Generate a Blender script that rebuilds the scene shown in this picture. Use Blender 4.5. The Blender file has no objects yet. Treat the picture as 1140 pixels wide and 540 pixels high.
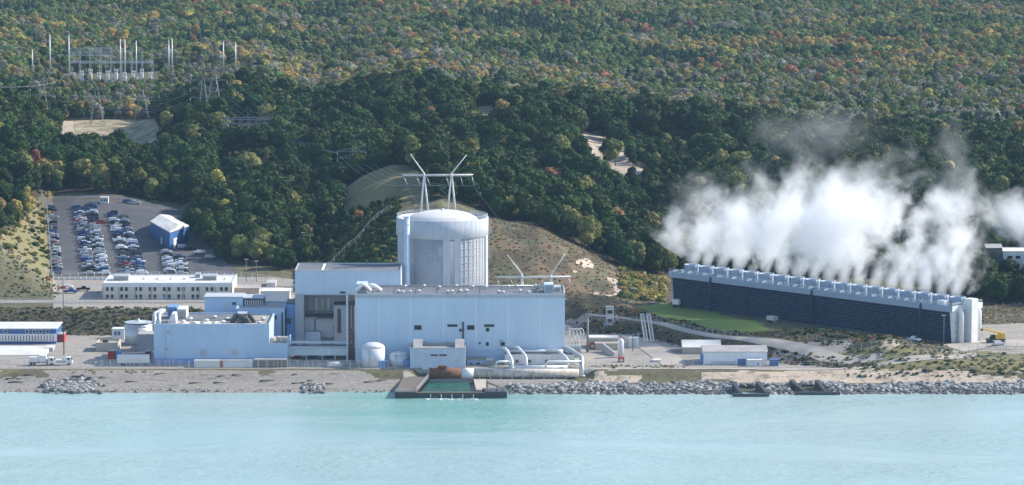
import bpy, bmesh, math, random
import numpy as np
from mathutils import Vector, Matrix
PI = math.pi
R = math.radians
rng = np.random.default_rng(7)
random.seed(7)
scene = bpy.context.scene
col = scene.collection
HC = 200.0      # camera height above the lake
FK = 4170.0     # picture widths: metres across at 1 m of depth = 1140 / FK
def X(u, D): return (u - 570.0) * D / FK
def Z(y, D): return HC - (y + 212.0) * D / FK
def DEP(y, z): return (HC - z) * FK / (y + 212.0)
def U(x, D): return 570.0 + FK * x / D

# ------------------------------------------------------------------ tagging
def tag(o, label=None, cat=None, group=None, kind=None):
    if label: o['label'] = label
    if cat: o['category'] = cat
    if group: o['group'] = group
    if kind: o['kind'] = kind
    return o
def empty(name, loc, rz=0.0):
    o = bpy.data.objects.new(name, None); o.empty_display_size = 1.0
    o.location = loc; o.rotation_euler = (0, 0, rz); col.objects.link(o); return o

# ------------------------------------------------------------------ mesh builder
class MB:
    def __init__(self): self.v = []; self.f = []; self.m = []; self.s = []
    def add(self, vs, fs, m=0, smooth=False):
        b = len(self.v); self.v.extend([tuple(map(float, p)) for p in vs])
        for f in fs: self.f.append([b + i for i in f]); self.m.append(m); self.s.append(smooth)
        return self
    def box(self, x0, x1, y0, y1, z0, z1, m=0):
        if x1 < x0: x0, x1 = x1, x0
        if y1 < y0: y0, y1 = y1, y0
        if z1 < z0: z0, z1 = z1, z0
        vs = [(x0,y0,z0),(x1,y0,z0),(x1,y1,z0),(x0,y1,z0),(x0,y0,z1),(x1,y0,z1),(x1,y1,z1),(x0,y1,z1)]
        return self.add(vs, [(3,2,1,0),(4,5,6,7),(0,1,5,4),(1,2,6,5),(2,3,7,6),(3,0,4,7)], m)
    def obox(self, c, sx, sy, sz, rz=0.0, m=0, ry=0.0):
        M = Matrix.Rotation(rz, 3, 'Z') @ Matrix.Rotation(ry, 3, 'Y')
        vs = []
        for dz in (-.5, .5):
            for dx, dy in ((-.5,-.5),(.5,-.5),(.5,.5),(-.5,.5)):
                vs.append(Vector(c) + M @ Vector((dx*sx, dy*sy, dz*sz)))
        return self.add(vs, [(3,2,1,0),(4,5,6,7),(0,1,5,4),(1,2,6,5),(2,3,7,6),(3,0,4,7)], m)
    def prism(self, pts, z0, z1, m=0):
        n = len(pts)
        vs = [(p[0], p[1], z0) for p in pts] + [(p[0], p[1], z1) for p in pts]
        fs = [tuple(range(n))[::-1], tuple(range(n, 2*n))] + [(i, (i+1) % n, n+(i+1) % n, n+i) for i in range(n)]
        return self.add(vs, fs, m)
    def xprism(self, pts, x0, x1, m=0):          # profile in (y, z) swept along x
        n = len(pts)
        vs = [(x0, p[0], p[1]) for p in pts] + [(x1, p[0], p[1]) for p in pts]
        fs = [tuple(range(n)), tuple(range(n, 2*n))[::-1]] + [(i, n+i, n+(i+1) % n, (i+1) % n) for i in range(n)]
        return self.add(vs, fs, m)
    def yprism(self, pts, y0, y1, m=0):          # profile in (x, z) swept along y
        n = len(pts)
        vs = [(p[0], y0, p[1]) for p in pts] + [(p[0], y1, p[1]) for p in pts]
        fs = [tuple(range(n)), tuple(range(n, 2*n))[::-1]] + [(i, n+i, n+(i+1) % n, (i+1) % n) for i in range(n)]
        return self.add(vs, fs, m)
    def lathe(self, c, prof, n=32, m=0, smooth=True, a0=0, a1=2*PI):
        full = abs(a1 - a0 - 2*PI) < 1e-6
        k = n if full else n + 1
        vs = []
        for r, z in prof:
            for i in range(k):
                a = a0 + (a1-a0)*i/n
                vs.append((c[0]+r*math.cos(a), c[1]+r*math.sin(a), c[2]+z))
        fs = []
        for j in range(len(prof)-1):
            for i in range(n):
                i2 = (i+1) % k
                fs.append((j*k+i, j*k+i2, (j+1)*k+i2, (j+1)*k+i))
        self.add(vs, fs, m, smooth)
        if full:
            b = len(self.v) - len(vs)
            if prof[0][0] > 1e-3: self.f.append([b+i for i in range(k)][::-1]); self.m.append(m); self.s.append(False)
            if prof[-1][0] > 1e-3:
                t = b + (len(prof)-1)*k; self.f.append([t+i for i in range(k)]); self.m.append(m); self.s.append(False)
        return self
    def tube(self, pts, r, n=8, m=0, smooth=True, r1=None):
        P = [Vector(p) for p in pts]; k = len(P); vs = []
        for i, p in enumerate(P):
            d = (P[min(i+1, k-1)] - P[max(i-1, 0)]).normalized()
            a = Vector((0,0,1)) if abs(d.z) < .9 else Vector((1,0,0))
            s = d.cross(a).normalized(); t = s.cross(d)
            rr = r if r1 is None else r + (r1-r)*i/(k-1)
            for j in range(n):
                an = 2*PI*j/n; vs.append(p + s*math.cos(an)*rr + t*math.sin(an)*rr)
        fs = [(i*n+j, i*n+(j+1) % n, (i+1)*n+(j+1) % n, (i+1)*n+j) for i in range(k-1) for j in range(n)]
        fs.append(tuple(range(n))[::-1]); fs.append(tuple((k-1)*n+j for j in range(n)))
        return self.add(vs, fs, m, smooth)
    def bend(self, pts, r, n=10, m=0, rad=1.2):
        P = [Vector(p) for p in pts]; out = [P[0]]
        for i in range(1, len(P)-1):
            a = (P[i-1]-P[i]); b = (P[i+1]-P[i])
            q = min(rad, a.length*.45, b.length*.45)
            p0 = P[i]+a.normalized()*q; p1 = P[i]+b.normalized()*q
            for t in (0, .25, .5, .75, 1):
                out.append(p0*(1-t)**2 + P[i]*2*t*(1-t) + p1*t*t)
        out.append(P[-1]); return self.tube(out, r, n, m)
    def build(self, name, mats, parent=None, origin=None):
        if not isinstance(mats, (list, tuple)): mats = [mats]
        if origin is not None:
            o3 = Vector(origin); vs = [tuple(Vector(p)-o3) for p in self.v]
        elif parent is not None:
            o3 = Vector(parent.get('_o', (0,0,0))); vs = [tuple(Vector(p)-o3) for p in self.v]
        else: vs = self.v
        me = bpy.data.meshes.new(name); me.from_pydata(vs, [], self.f)
        for mt in mats: me.materials.append(mt)
        me.polygons.foreach_set('material_index', self.m)
        me.polygons.foreach_set('use_smooth', self.s)
        me.update()
        o = bpy.data.objects.new(name, me); col.objects.link(o)
        if origin is not None: o.location = origin
        if parent is not None: o.parent = parent
        return o
def thing(name, label, cat, origin, group=None):
    o = empty(name, origin); o['_o'] = tuple(origin); return tag(o, label, cat, group)
def part_origin(o, parent):      # children of a part share the thing's base as their frame
    o['_o'] = parent['_o']; return o
def copy_tree(o, parent=None):
    c = o.copy(); col.objects.link(c)
    if parent is not None: c.parent = parent
    for ch in list(o.children): copy_tree(ch, c)
    return c

# ------------------------------------------------------------------ materials
def newmat(name):
    m = bpy.data.materials.new(name); m.use_nodes = True
    nt = m.node_tree; b = nt.nodes['Principled BSDF']; return m, nt, b
def N(nt, t, **kw):
    n = nt.nodes.new(t)
    for k, v in kw.items():
        if k.startswith('i_'): n.inputs[k[2:]].default_value = v
        else: setattr(n, k, v)
    return n
def mixc(nt, fac, a, b, mode='MIX'):
    n = nt.nodes.new('ShaderNodeMix'); n.data_type = 'RGBA'; n.blend_type = mode
    for s, val in ((n.inputs[0], fac), (n.inputs[6], a), (n.inputs[7], b)):
        if hasattr(val, 'links'): nt.links.new(val, s)
        elif isinstance(val, (int, float)): s.default_value = val if s.type == 'VALUE' else (val, val, val, 1)
        else: s.default_value = tuple(val) + ((1,) if len(val) == 3 else ())
    return n.outputs[2]
def math_(nt, op, a, b=None, c=None, clamp=False):
    n = nt.nodes.new('ShaderNodeMath'); n.operation = op; n.use_clamp = clamp
    for i, v in enumerate((a, b, c)):
        if v is None: continue
        if hasattr(v, 'links'): nt.links.new(v, n.inputs[i])
        else: n.inputs[i].default_value = v
    return n.outputs[0]
def noise(nt, scale, detail=4, rough=.6, vec=None, dist=0.0):
    n = N(nt, 'ShaderNodeTexNoise'); n.inputs['Scale'].default_value = scale
    n.inputs['Detail'].default_value = detail; n.inputs['Roughness'].default_value = rough; n.inputs['Distortion'].default_value = dist
    if vec is None: vec = nt.nodes.new('ShaderNodeNewGeometry').outputs['Position']
    nt.links.new(vec, n.inputs['Vector']); return n.outputs['Fac']
def ramp(nt, fac, lo, hi):
    n = N(nt, 'ShaderNodeMapRange'); n.interpolation_type = 'SMOOTHSTEP'
    n.inputs[1].default_value = lo; n.inputs[2].default_value = hi
    nt.links.new(fac, n.inputs[0]); return n.outputs[0]
def scalevec(nt, s, vec=None):
    if vec is None: vec = nt.nodes.new('ShaderNodeNewGeometry').outputs['Position']
    n = N(nt, 'ShaderNodeMapping'); n.inputs['Scale'].default_value = s; nt.links.new(vec, n.inputs[0]); return n.outputs[0]
def paint(name, c, c2=None, rough=.6, metal=0.0, scale=.25, amt=.5, streak=.35, bump=0.0, spec=.3):
    """A painted or mineral surface: patches of wear plus vertical weather streaks."""
    m, nt, b = newmat(name)
    c2 = c2 or tuple(x*.72 for x in c)
    f = ramp(nt, noise(nt, scale, 5, .65), .38, .72)
    base = mixc(nt, math_(nt, 'MULTIPLY', f, amt), c, c2)
    if streak:
        s = ramp(nt, noise(nt, 1.0, 4, .6, scalevec(nt, (.9, .9, .05))), .45, .8)
        base = mixc(nt, math_(nt, 'MULTIPLY', s, streak), base, tuple(x*.7 for x in c2))
    nt.links.new(base, b.inputs['Base Color']); b.inputs['Roughness'].default_value = rough
    b.inputs['Metallic'].default_value = metal; b.inputs['Specular IOR Level'].default_value = spec
    if bump:
        bn = N(nt, 'ShaderNodeBump'); bn.inputs['Strength'].default_value = bump; bn.inputs['Distance'].default_value = .2
        nt.links.new(noise(nt, scale*6, 4), bn.inputs['Height']); nt.links.new(bn.outputs[0], b.inputs['Normal'])
    return m
def panelled(name, c, c2, joint, sp=11.5, w=.28, off=0.0, fine=.45, rough=.5, hor=0.0):
    """Sheet-metal siding: wide vertical joints every sp metres, fine ribs between them, weather streaks."""
    m, nt, b = newmat(name)
    g = nt.nodes.new('ShaderNodeNewGeometry'); sx = N(nt, 'ShaderNodeSeparateXYZ'); nt.links.new(g.outputs['Position'], sx.inputs[0])
    along = math_(nt, 'ADD', math_(nt, 'ADD', sx.outputs[0], sx.outputs[1]), 4000.0 + off)
    t = math_(nt, 'MODULO', along, sp); j = math_(nt, 'LESS_THAN', t, w)
    f = ramp(nt, noise(nt, .12, 5, .65), .35, .75)
    base = mixc(nt, math_(nt, 'MULTIPLY', f, .6), c, c2)
    s = ramp(nt, noise(nt, 1.0, 5, .65, scalevec(nt, (.6, .6, .035))), .42, .8)
    base = mixc(nt, math_(nt, 'MULTIPLY', s, .28), base, tuple(x*.85 for x in c2))
    # each sheet differs a touch from the next
    cell = N(nt, 'ShaderNodeTexWhiteNoise'); cell.noise_dimensions = '1D'
    nt.links.new(math_(nt, 'FLOOR', math_(nt, 'DIVIDE', along, sp/4)), cell.inputs['W'])
    base = mixc(nt, math_(nt, 'MULTIPLY', cell.outputs[0], .08), base, tuple(x*.6 for x in c))
    rr_ = ramp(nt, noise(nt, 1.0, 5, .7, scalevec(nt, (.75, .75, .045))), .62, .74)
    base = mixc(nt, math_(nt, 'MULTIPLY', rr_, .42), base, (.30,.27,.24))
    dz = ramp(nt, noise(nt, .35, 5, .7), .60, .72)
    base = mixc(nt, math_(nt, 'MULTIPLY', dz, .22), base, tuple(x*.62 for x in c2))
    base = mixc(nt, math_(nt, 'MULTIPLY', j, .8), base, joint)
    if hor:
        th = math_(nt, 'LESS_THAN', math_(nt, 'MODULO', math_(nt, 'ADD', sx.outputs[2], 400.0), hor), .12)
        base = mixc(nt, math_(nt, 'MULTIPLY', th, .5), base, joint)
    nt.links.new(base, b.inputs['Base Color']); b.inputs['Roughness'].default_value = rough; b.inputs['Specular IOR Level'].default_value = .3
    wv = math_(nt, 'SINE', math_(nt, 'MULTIPLY', along, 2*PI/fine))
    bn = N(nt, 'ShaderNodeBump'); bn.inputs['Strength'].default_value = .25; bn.inputs['Distance'].default_value = .05
    nt.links.new(wv, bn.inputs['Height']); nt.links.new(bn.outputs[0], b.inputs['Normal'])
    return m
MT = {}
MT['turbine'] = panelled('blue_siding', (.56,.66,.77), (.50,.60,.71), (.72,.79,.87))
MT['aux'] = panelled('pale_blue_siding', (.46,.58,.73), (.41,.53,.68), (.36,.45,.58), sp=23, w=.1)
MT['upper'] = panelled('ribbed_blue_siding', (.52,.61,.70), (.44,.53,.63), (.66,.72,.79), sp=3.9, w=.1)
MT['whitewall'] = panelled('white_siding', (.74,.76,.78), (.64,.66,.68), (.8,.8,.8), sp=6, w=.08)
MT['deckblue'] = panelled('deck_siding', (.30,.37,.46), (.24,.31,.40), (.36,.42,.5), sp=7.9, w=.1)
MT['cream'] = panelled('cream_siding', (.70,.62,.51), (.60,.53,.44), (.74,.68,.58), sp=5.5, w=.08)
MT['deepblue'] = panelled('deep_blue_siding', (.055,.145,.35), (.04,.11,.28), (.08,.18,.38), sp=4, w=.06)
MT['midblue'] = panelled('mid_blue_siding', (.16,.31,.58), (.12,.25,.50), (.25,.4,.62), sp=4, w=.06)
MT['white'] = paint('white_paint', (.70,.70,.70), (.56,.555,.53), .5, streak=.25)
MT['dome'] = paint('dome_paint', (.66,.645,.62), (.56,.55,.53), .6, streak=0, scale=.3)
MT['conc'] = paint('grey_concrete', (.36,.37,.39), (.29,.30,.32), .85, scale=.2)
MT['concring'] = paint('pale_concrete', (.46,.49,.53), (.38,.41,.45), .75, scale=.3, streak=.5)
MT['tan'] = paint('tan_concrete', (.47,.42,.35), (.38,.34,.28), .85)
MT['roofdark'] = paint('dark_roof_membrane', (.13,.14,.16), (.20,.20,.20), .85, scale=.15, streak=0, amt=.8)
MT['rooftan'] = paint('ballasted_roof', (.36,.33,.29), (.26,.24,.22), .9, scale=.2, streak=0, amt=.9)
MT['roofgrey'] = paint('grey_roof_sheet', (.40,.38,.36), (.30,.28,.26), .7, scale=.2, streak=0, amt=.8)
MT['roofwhite'] = paint('white_roof_membrane', (.66,.645,.61), (.50,.48,.44), .7, scale=.15, streak=0, amt=.8)
MT['steel'] = paint('galvanised_steel', (.52,.54,.55), (.42,.44,.45), .45, .4, scale=2)
MT['steelwhite'] = paint('pale_steel', (.74,.74,.72), (.6,.6,.58), .5, 0, scale=2, streak=.1)
MT['lattice'] = paint('weathered_lattice_steel', (.20,.21,.22), (.15,.155,.16), .6, .2, scale=1)
MT['navy'] = paint('dark_blue_steel', (.05,.065,.10), (.035,.05,.08), .6, .1, scale=1)
MT['slatlip'] = paint('slat_edge', (.10,.13,.20), (.05,.07,.11), .7, scale=.6, amt=.9, streak=.6)
MT['darksteel'] = paint('dark_steel', (.07,.075,.08), (.12,.10,.09), .6, .2, scale=1)
MT['rust'] = paint('rusty_steel', (.20,.095,.055), (.11,.06,.045), .85, scale=.7, amt=.9)
MT['glass'] = paint('dark_glass', (.02,.025,.03), (.03,.035,.04), .15, scale=1, streak=0, spec=.6)
MT['dark'] = paint('dark_opening', (.03,.033,.04), (.05,.05,.05), .8)
MT['red'] = paint('red_paint', (.45,.04,.03), (.33,.04,.03), .5)
MT['yellow'] = paint('yellow_paint', (.72,.42,.04), (.55,.32,.05), .5)
MT['silver'] = paint('silver_tank_sheet', (.56,.58,.60), (.44,.46,.48), .5, .2, scale=.3, streak=.5)
MT['tank'] = paint('white_tank_paint', (.66,.67,.70), (.55,.56,.59), .5, scale=.25, streak=.4)
MT['louver'] = paint('louver_board', (.040,.060,.115), (.025,.04,.08), .8, scale=.3)
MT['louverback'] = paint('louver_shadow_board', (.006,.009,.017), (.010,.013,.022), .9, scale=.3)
MT['timber'] = paint('grey_timber', (.17,.145,.12), (.11,.095,.08), .9, scale=.8)
MT['asphalt'] = paint('asphalt', (.075,.077,.082), (.115,.112,.11), .9, scale=.08, streak=0, amt=.9)
MT['roadgrey'] = paint('worn_road_asphalt', (.24,.235,.225), (.33,.31,.28), .9, scale=.1, streak=0, amt=.8)
MT['track'] = paint('gravel_track', (.40,.36,.31), (.30,.28,.25), .95, scale=.15, streak=0, amt=.9)
MT['line'] = paint('road_paint', (.62,.61,.56), (.45,.44,.40), .8, scale=.5, streak=0, amt=.8)
# ------------------------------------------------------------------ value noise on numpy arrays
_perm = rng.permutation(4096)
def vnoise(x, y, seed=0):
    xi = np.floor(x).astype(np.int64); yi = np.floor(y).astype(np.int64)
    xf = x-xi; yf = y-yi; u_ = xf*xf*(3-2*xf); v_ = yf*yf*(3-2*yf)
    def h(a, b): return _perm[(_perm[(a + seed*131) & 4095] + b) & 4095] / 4095.0
    return (h(xi,yi)*(1-u_)+h(xi+1,yi)*u_)*(1-v_) + (h(xi,yi+1)*(1-u_)+h(xi+1,yi+1)*u_)*v_
def fbm(x, y, sc, oct=4, seed=0):
    a = 0; amp = .5; tot = 0
    for i in range(oct):
        a = a + amp*vnoise(x/sc*2**i+37.1*i, y/sc*2**i+11.7*i, seed+i); tot += amp; amp *= .5
    return a/tot
def sm(x, a, b):
    t = np.clip((x-a)/(b-a), 0, 1); return t*t*(3-2*t)

# ------------------------------------------------------------------ ground heights (metres above the lake)
def lotz(D): return 11.5 + 11.0*np.clip((D-1500)/165.0, 0, 1.1)
def height(x, D):
    x = np.asarray(x, float); D = np.asarray(D, float); u = 570.0 + FK*x/D
    i = lambda xs, ys: np.interp(u, xs, ys)
    wig = (fbm(x, D, 22, 3, 3)-.5)
    shore = 1283 + i([-200,0,100,250,430,560,700,900,1140,1400],[2,0,-2,-2,0,2,0,1,-1,-2]) + wig*3
    z = -3.0 + 3.0*sm(D, shore-14, shore)*1.0
    sh = i([450,465,652,668],[0,1,1,0])      # low shelf under the shore pipe
    z = np.where(D > shore, np.minimum((D-shore)*.12, 2.2-.7*sh) + (1.8+.7*sh)*sm(D, shore+14+9*sh, shore+24+3.5*sh), z)
    z = np.where((u > 466) & (u < 540) & (D < 1302.5), -2.5, z)      # dredged intake pool
    # steps from the low yard up to the terrace
    foot = i([-400,60,190,300,330,640,660,700,770,820,870,930,1000,1400],[1392,1392,1392,1400,1425,1425,1400,1392,1360,1338,1322,1308,1300,1296])
    run = i([-400,300,330,640,700,900,1000,1400],[18,18,40,16,16,14,45,50])
    top = i([-400,300,330,600,660,1400],[8,8,7,6,4.2,4.2])
    z = z + top*sm(D, foot, foot+run)
    # parking lot ramp and ground rising behind it
    z = z + i([-400,20,60,300,350,1400],[1,1,1,1,0,0])*(lotz(D)-11.5)*sm(D, 1480, 1520)
    # bare dune behind the reactor building
    K = i([330,360,400,440,490,545,600,640,700,745],[0,5,15,23,27,21.5,19,13.5,3.5,0])
    z = z + K*sm(D, 1425, 1512)*(1-.45*sm(D, 1620, 1800))*(1+.25*wig)
    # dune left of the lot
    L = i([-500,-250,-80,0,35,60],[30,26,20,13.5,6,0])
    z = z + L*sm(D, 1440, 1476)*(1-sm(D, 1800, 1950))
    # wooded hill behind the lot
    A = i([-100,20,60,120,200,300,400,460],[3,3,4,5,7,10,6,0])
    z = z + A*sm(D, 1560+i([60,205,230,460],[100,100,0,0]), 1740)*(1-sm(D, 1770, 1900))
    # the long wooded ridge
    B = i([-400,-100,0,30,60,150,185,215,260,450,530,600,700,780,850,950,1050,1140,1500],
          [26,26,25,20,4,3,14,25,33,34,27,26,27,24,21,18,20,20,24])
    base = i([-400,330,380,700,1400],[0,0,4,14,14])
    st = i([-400,150,300,440,560,740,1100,1400],[1750,1780,1780,1640,1540,1545,1500,1500])
    z = z + (B*.55+base*.3)*sm(D, st, 1960)*(1-.75*sm(D, 1990, 2160)) 
    # dune humps under the woods, rolling plain beyond
    z = z + sm(D, 1600, 1750)*(1-sm(D, 1960, 2200))*(fbm(x, D, 115, 3, 9)-.5)*33*i([-400,330,420,1400],[.35,.35,1,1])
    z = z + sm(D, 2100, 2500)*((fbm(x, D, 420, 3, 5)-.5)*16)
    # folds running down through the wooded ridge and the hill behind the lot
    ph = (x*.75 + D*.30)/17.5 + 3.2*(fbm(x, D, 160, 2, 19)-.5)
    z = z + 7.5*np.sin(ph)*sm(D, 1590, 1680)*(1-sm(D, 1850, 1940))*i([-400,215,240,330,350,1400],[.45,.45,.45,.6,1,1])*(1-.75*np.exp(-((u-668)/52)**2))
    # mounds on the terrace
    for (mu, my, mh, rw, rd) in ((985,1330,4.6,13,12),(905,1352,3.2,22,16),(1020,1318,2.0,14,10),(672,1438,3.0,12,14),(800,1392,1.6,25,10)):
        z = z + mh*np.exp(-((x-X(mu,my))/rw)**2 - ((D-my)/rd)**2)
    z = z + (wig*.8)*sm(D, 1430, 1500)*(1-i([40,60,330,360],[0,1,1,0])*(1-sm(D,1660,1700))) + (fbm(x, D, 7, 2, 13)-.5)*.35*sm(D, 1292, 1300)*(1-sm(D,1308,1312))
    return z
def hz(x, D): return float(height(np.array([x]), np.array([D]))[0])
def hu(u, D): return hz(X(u, D), D)

def inpoly(u, D, poly):
    inside = np.zeros(u.shape, bool); n = len(poly)
    for k in range(n):
        (x0, y0), (x1, y1) = poly[k], poly[(k+1) % n]
        c = ((y0 > D) != (y1 > D)) & (u < (x1-x0)*(D-y0)/(y1-y0+1e-12)+x0)
        inside ^= c
    return inside
# places without trees, as outlines in (bearing, distance)
CLEAR_SANDS = [  # sand blow-out on the ridge, a small one, and the power-line clearing
    [(626,1800),(640,1900),(655,1950),(668,1948),(684,1905),(702,1860),(710,1795),(692,1775),(655,1772)],
    [(524,1895),(528,1962),(556,1962),(562,1890)],
    [(58,1840),(66,2080),(100,2110),(150,2110),(168,2085),(184,2050),(188,1990),(184,1840)]]
FIELD = [(378,1622),(374,1650),(385,1700),(452,1700),(470,1660),(480,1590),(470,1560),(430,1592)]
SUBST = [(246,1822),(246,1885),(312,1885),(312,1822)]
SWYD = [(70,2385),(70,2490),(182,2490),(182,2385)]
def edge(u):      # where the woods begin
    return np.interp(u, [-400,-60,0,25,44,50,60,212,216,250,335,352,380,440,545,600,650,700,735,745,1050,1080,1400],
                        [1490,1500,1530,1590,1665,1682,1684,1684,1590,1532,1522,1530,1550,1580,1560,1540,1532,1525,1530,1546,1530,1450,1440])
def wooded(u, D):
    w = D > edge(u)
    for p in CLEAR_SANDS + [FIELD, SUBST, SWYD]: w &= ~inpoly(u, D, p) | (np.random.default_rng(3).random(u.shape) < (0.03 if p is CLEAR_SANDS[0] else 0))
    return w

# ------------------------------------------------------------------ the ground sheet
us = np.concatenate([570-870-np.geomspace(20, 24000, 26)[::-1], np.arange(-300, 1441, 3.0), 1440+np.geomspace(20, 24000, 26)])
Ds = np.concatenate([np.arange(1262, 1700, 1.5), np.arange(1700, 2200, 4.0), np.arange(2200, 4200, 18.0), np.geomspace(4200, 13000, 16)])
UU, DD = np.meshgrid(us, Ds); XX = (UU-570)*DD/FK
ZZ = height(XX, DD)
nr, nc = UU.shape
verts = np.stack([XX, DD, ZZ], -1).reshape(-1, 3)
idx = np.arange(nr*nc).reshape(nr, nc)
quads = np.stack([idx[:-1,:-1], idx[:-1,1:], idx[1:,1:], idx[1:,:-1]], -1).reshape(-1, 4)
def npmesh(name, V, Q, smooth=True):
    me = bpy.data.meshes.new(name); k = Q.shape[1]
    me.vertices.add(len(V)); me.vertices.foreach_set('co', V.astype(np.float32).ravel())
    me.loops.add(Q.size); me.loops.foreach_set('vertex_index', Q.astype(np.int32).ravel())
    me.polygons.add(len(Q)); me.polygons.foreach_set('loop_start', np.arange(0, Q.size, k, dtype=np.int32))
    me.polygons.foreach_set('use_smooth', np.full(len(Q), smooth)); me.update(calc_edges=True); return me
me = npmesh('terrain', verts, quads)
def fld(name, arr):
    a = me.attributes.new(name, 'FLOAT', 'POINT'); a.data.foreach_set('value', arr.astype(np.float32).ravel())
n1 = fbm(XX, DD, 30, 4, 21); n2 = fbm(XX, DD, 9, 3, 31)
sand = np.zeros_like(UU); grav = np.zeros_like(UU); turf = np.zeros_like(UU); rusty = np.zeros_like(UU); pale = np.zeros_like(UU)
for p in CLEAR_SANDS[:2]: sand = np.maximum(sand, inpoly(UU + (n2-.5)*26, DD + (n1-.5)*60, p)*1.0)
cl2 = inpoly(UU + (n2-.5)*30, DD + (n1-.5)*60, CLEAR_SANDS[2])
sand = np.maximum(sand, cl2*np.where(UU < 84, .9, .47)); turf = np.maximum(turf, .65*cl2)
sand = np.maximum(sand, sm(n2, .40, .56)*.75*((np.hypot((UU-668)/30, (DD-1478)/24) < 1)*1.0 + (np.hypot((UU-987)/20, (DD-1329)/9) < 1)*1.0))
sand = np.maximum(sand, .8*sm(n1, .42, .55)*(UU < 58)*(DD > 1476)*(DD < 1580))
turf = np.maximum(turf, .9*(UU < 60)*(DD > 1478)*(DD < 1640))
sand = np.maximum(sand, .8*(DD > 1294)*(DD < 1308)*(UU > 660)*(n1 > .56))
sand = np.maximum(sand, .9*(DD > 1299)*(DD < 1305)*(UU > 780)*(UU < 1030)*sm(n1, .38, .50))
beach = (DD < 1306)*(UU+(n1-.5)*260+(n2-.5)*80 < 640)
pale = np.maximum(pale, .9*beach)
foot_ = np.interp(UU, [-400,60,190,300,330,640,660,700,770,820,870,930],[1392,1392,1392,1400,1425,1425,1400,1392,1360,1338,1322,1308])
pale_cut = (DD > 1299.5+3*(n2-.5))*(UU < 450)
pale = pale*(1-.8*pale_cut*(n1 > .45))
grav = np.maximum(grav, 1.0*((DD > 1309)*(DD < foot_+2)*(UU < 930)))
grav = np.maximum(grav, 1.0*((DD > 1410)*(DD < 1505)*(UU > 58)*(UU < 335)))
yard = [(1052,1335),(1075,1352),(1092,1392),(1180,1400),(1300,1400),(1300,1330),(1140,1326),(1090,1330),(1050,1325)]
grav = np.maximum(grav, inpoly(UU + (n2-.5)*10, DD + (n1-.5)*10, yard)*1.0)
grav = np.maximum(grav, .7*((DD > 1322)*(DD < 1338)*(UU > 850)*(UU < 950)*(n1 > .42)))
turf = np.maximum(turf, sm(fbm(XX, DD, 25, 3, 41), .25, .5)*(DD > 1303)*(DD < 1330)*(UU > 860)*.9)
turf = np.maximum(turf, sm(fbm(XX, DD, 12, 3, 43), .36, .6)*(DD > 1301)*(DD < 1309)*(UU < 240)*.6); shoreb = .85*sm(n2+.6*(n1-.5), .30, .60)*sm(DD+(n2-.5)*7, 1298, 1302)*(1-sm(DD+(n1-.5)*8, 1307, 1311))*((UU < 445)+(UU > 545)*(UU+(n2-.5)*160 < 760))
turf = np.maximum(turf, inpoly(UU+(n2-.5)*20, DD, FIELD)*.7)
lawnp = [(706,1436),(735,1452),(800,1424),(846,1392),(862,1372),(846,1366),(800,1376),(758,1398)]
lawn = inpoly(UU + (n2-.5)*9, DD + (n2-.5)*14, lawnp)*1.0
rusty = sm(fbm(XX, DD, 16, 3, 51), .42, .66)*((UU > 540)*(UU < 760)*(DD > 1420)*(DD < 1530)*.9 + (UU < 70)*(DD > 1478)*(DD < 1600)*.9 + (UU > 900)*(DD < 1345)*.5)
for nme, a in (('sand', sand), ('gravel', grav), ('turf', turf), ('lawn', lawn), ('rusty', rusty), ('pale', pale)): fld(nme, a)
fld('wood', wooded(UU, DD)*1.0)
bank = 1.0*((UU > 640)*(UU < 965)*(DD > np.interp(UU,[640,700,770,820,870,930],[1399,1391,1359,1337,1321,1308]))*(DD < np.interp(UU,[640,700,760,820,880,960],[1414,1404,1374,1348,1329,1314]))) + .75*((DD > 1392)*(DD < 1411)*(UU < 322)) + .6*((UU > 700)*(UU < 1060)*(DD > np.interp(UU,[640,700,760,820,880,960,1060],[1422,1413,1384,1359,1340,1322,1322]))*(DD < np.interp(UU,[640,720,758,800,850,900,1060],[1425,1432,1396,1374,1368,1372,1336])))
bank += .8*sm(n2, .35, .6)*((UU > 546)*(UU < 760)*(DD > 1424)*(DD < 1545))
fld('bank', np.minimum(np.maximum(bank, shoreb*.5), 1))
terr = bpy.data.objects.new('terrain', me); col.objects.link(terr); tag(terr, kind='structure')
def attr(nt, name):
    n = N(nt, 'ShaderNodeAttribute'); n.attribute_name = name; return n.outputs['Fac']
m, nt, b = newmat('ground'); 
fine = noise(nt, .85, 6, .72); mid = noise(nt, .16, 5, .65); big = noise(nt, .03, 4, .6)
c = mixc(nt, ramp(nt, mid, .35, .7), (.120,.112,.064), (.185,.165,.105))           # dry dune grass
c = mixc(nt, math_(nt, 'MULTIPLY', ramp(nt, fine, .45, .65), .75), c, (.060,.066,.034))  # low scrub tufts
def lay(c, nm, ca, cb, soft=.28, amp=1.0):
    k = math_(nt, 'ADD', attr(nt, nm), math_(nt, 'MULTIPLY', math_(nt, 'SUBTRACT', mid, .5), soft*3))
    k = math_(nt, 'MULTIPLY', ramp(nt, k, .35, .65), ramp(nt, attr(nt, nm), .02, .1))
    if amp != 1.0: k = math_(nt, 'MULTIPLY', k, amp)
    return mixc(nt, k, c, mixc(nt, ramp(nt, fine, .3, .7), ca, cb))
c = lay(c, 'rusty', (.150,.100,.066), (.215,.155,.105), .4, .8)
c = lay(c, 'turf', (.16,.155,.07), (.27,.23,.115), .4, .85)
c = lay(c, 'bank', (.075,.062,.040), (.130,.108,.070), .3)
c = lay(c, 'wood', (.050,.046,.028), (.075,.066,.040))
gr = attr(nt, 'gravel')
c = lay(c, 'gravel', (.285,.258,.225), (.375,.342,.300), .12)
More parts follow.
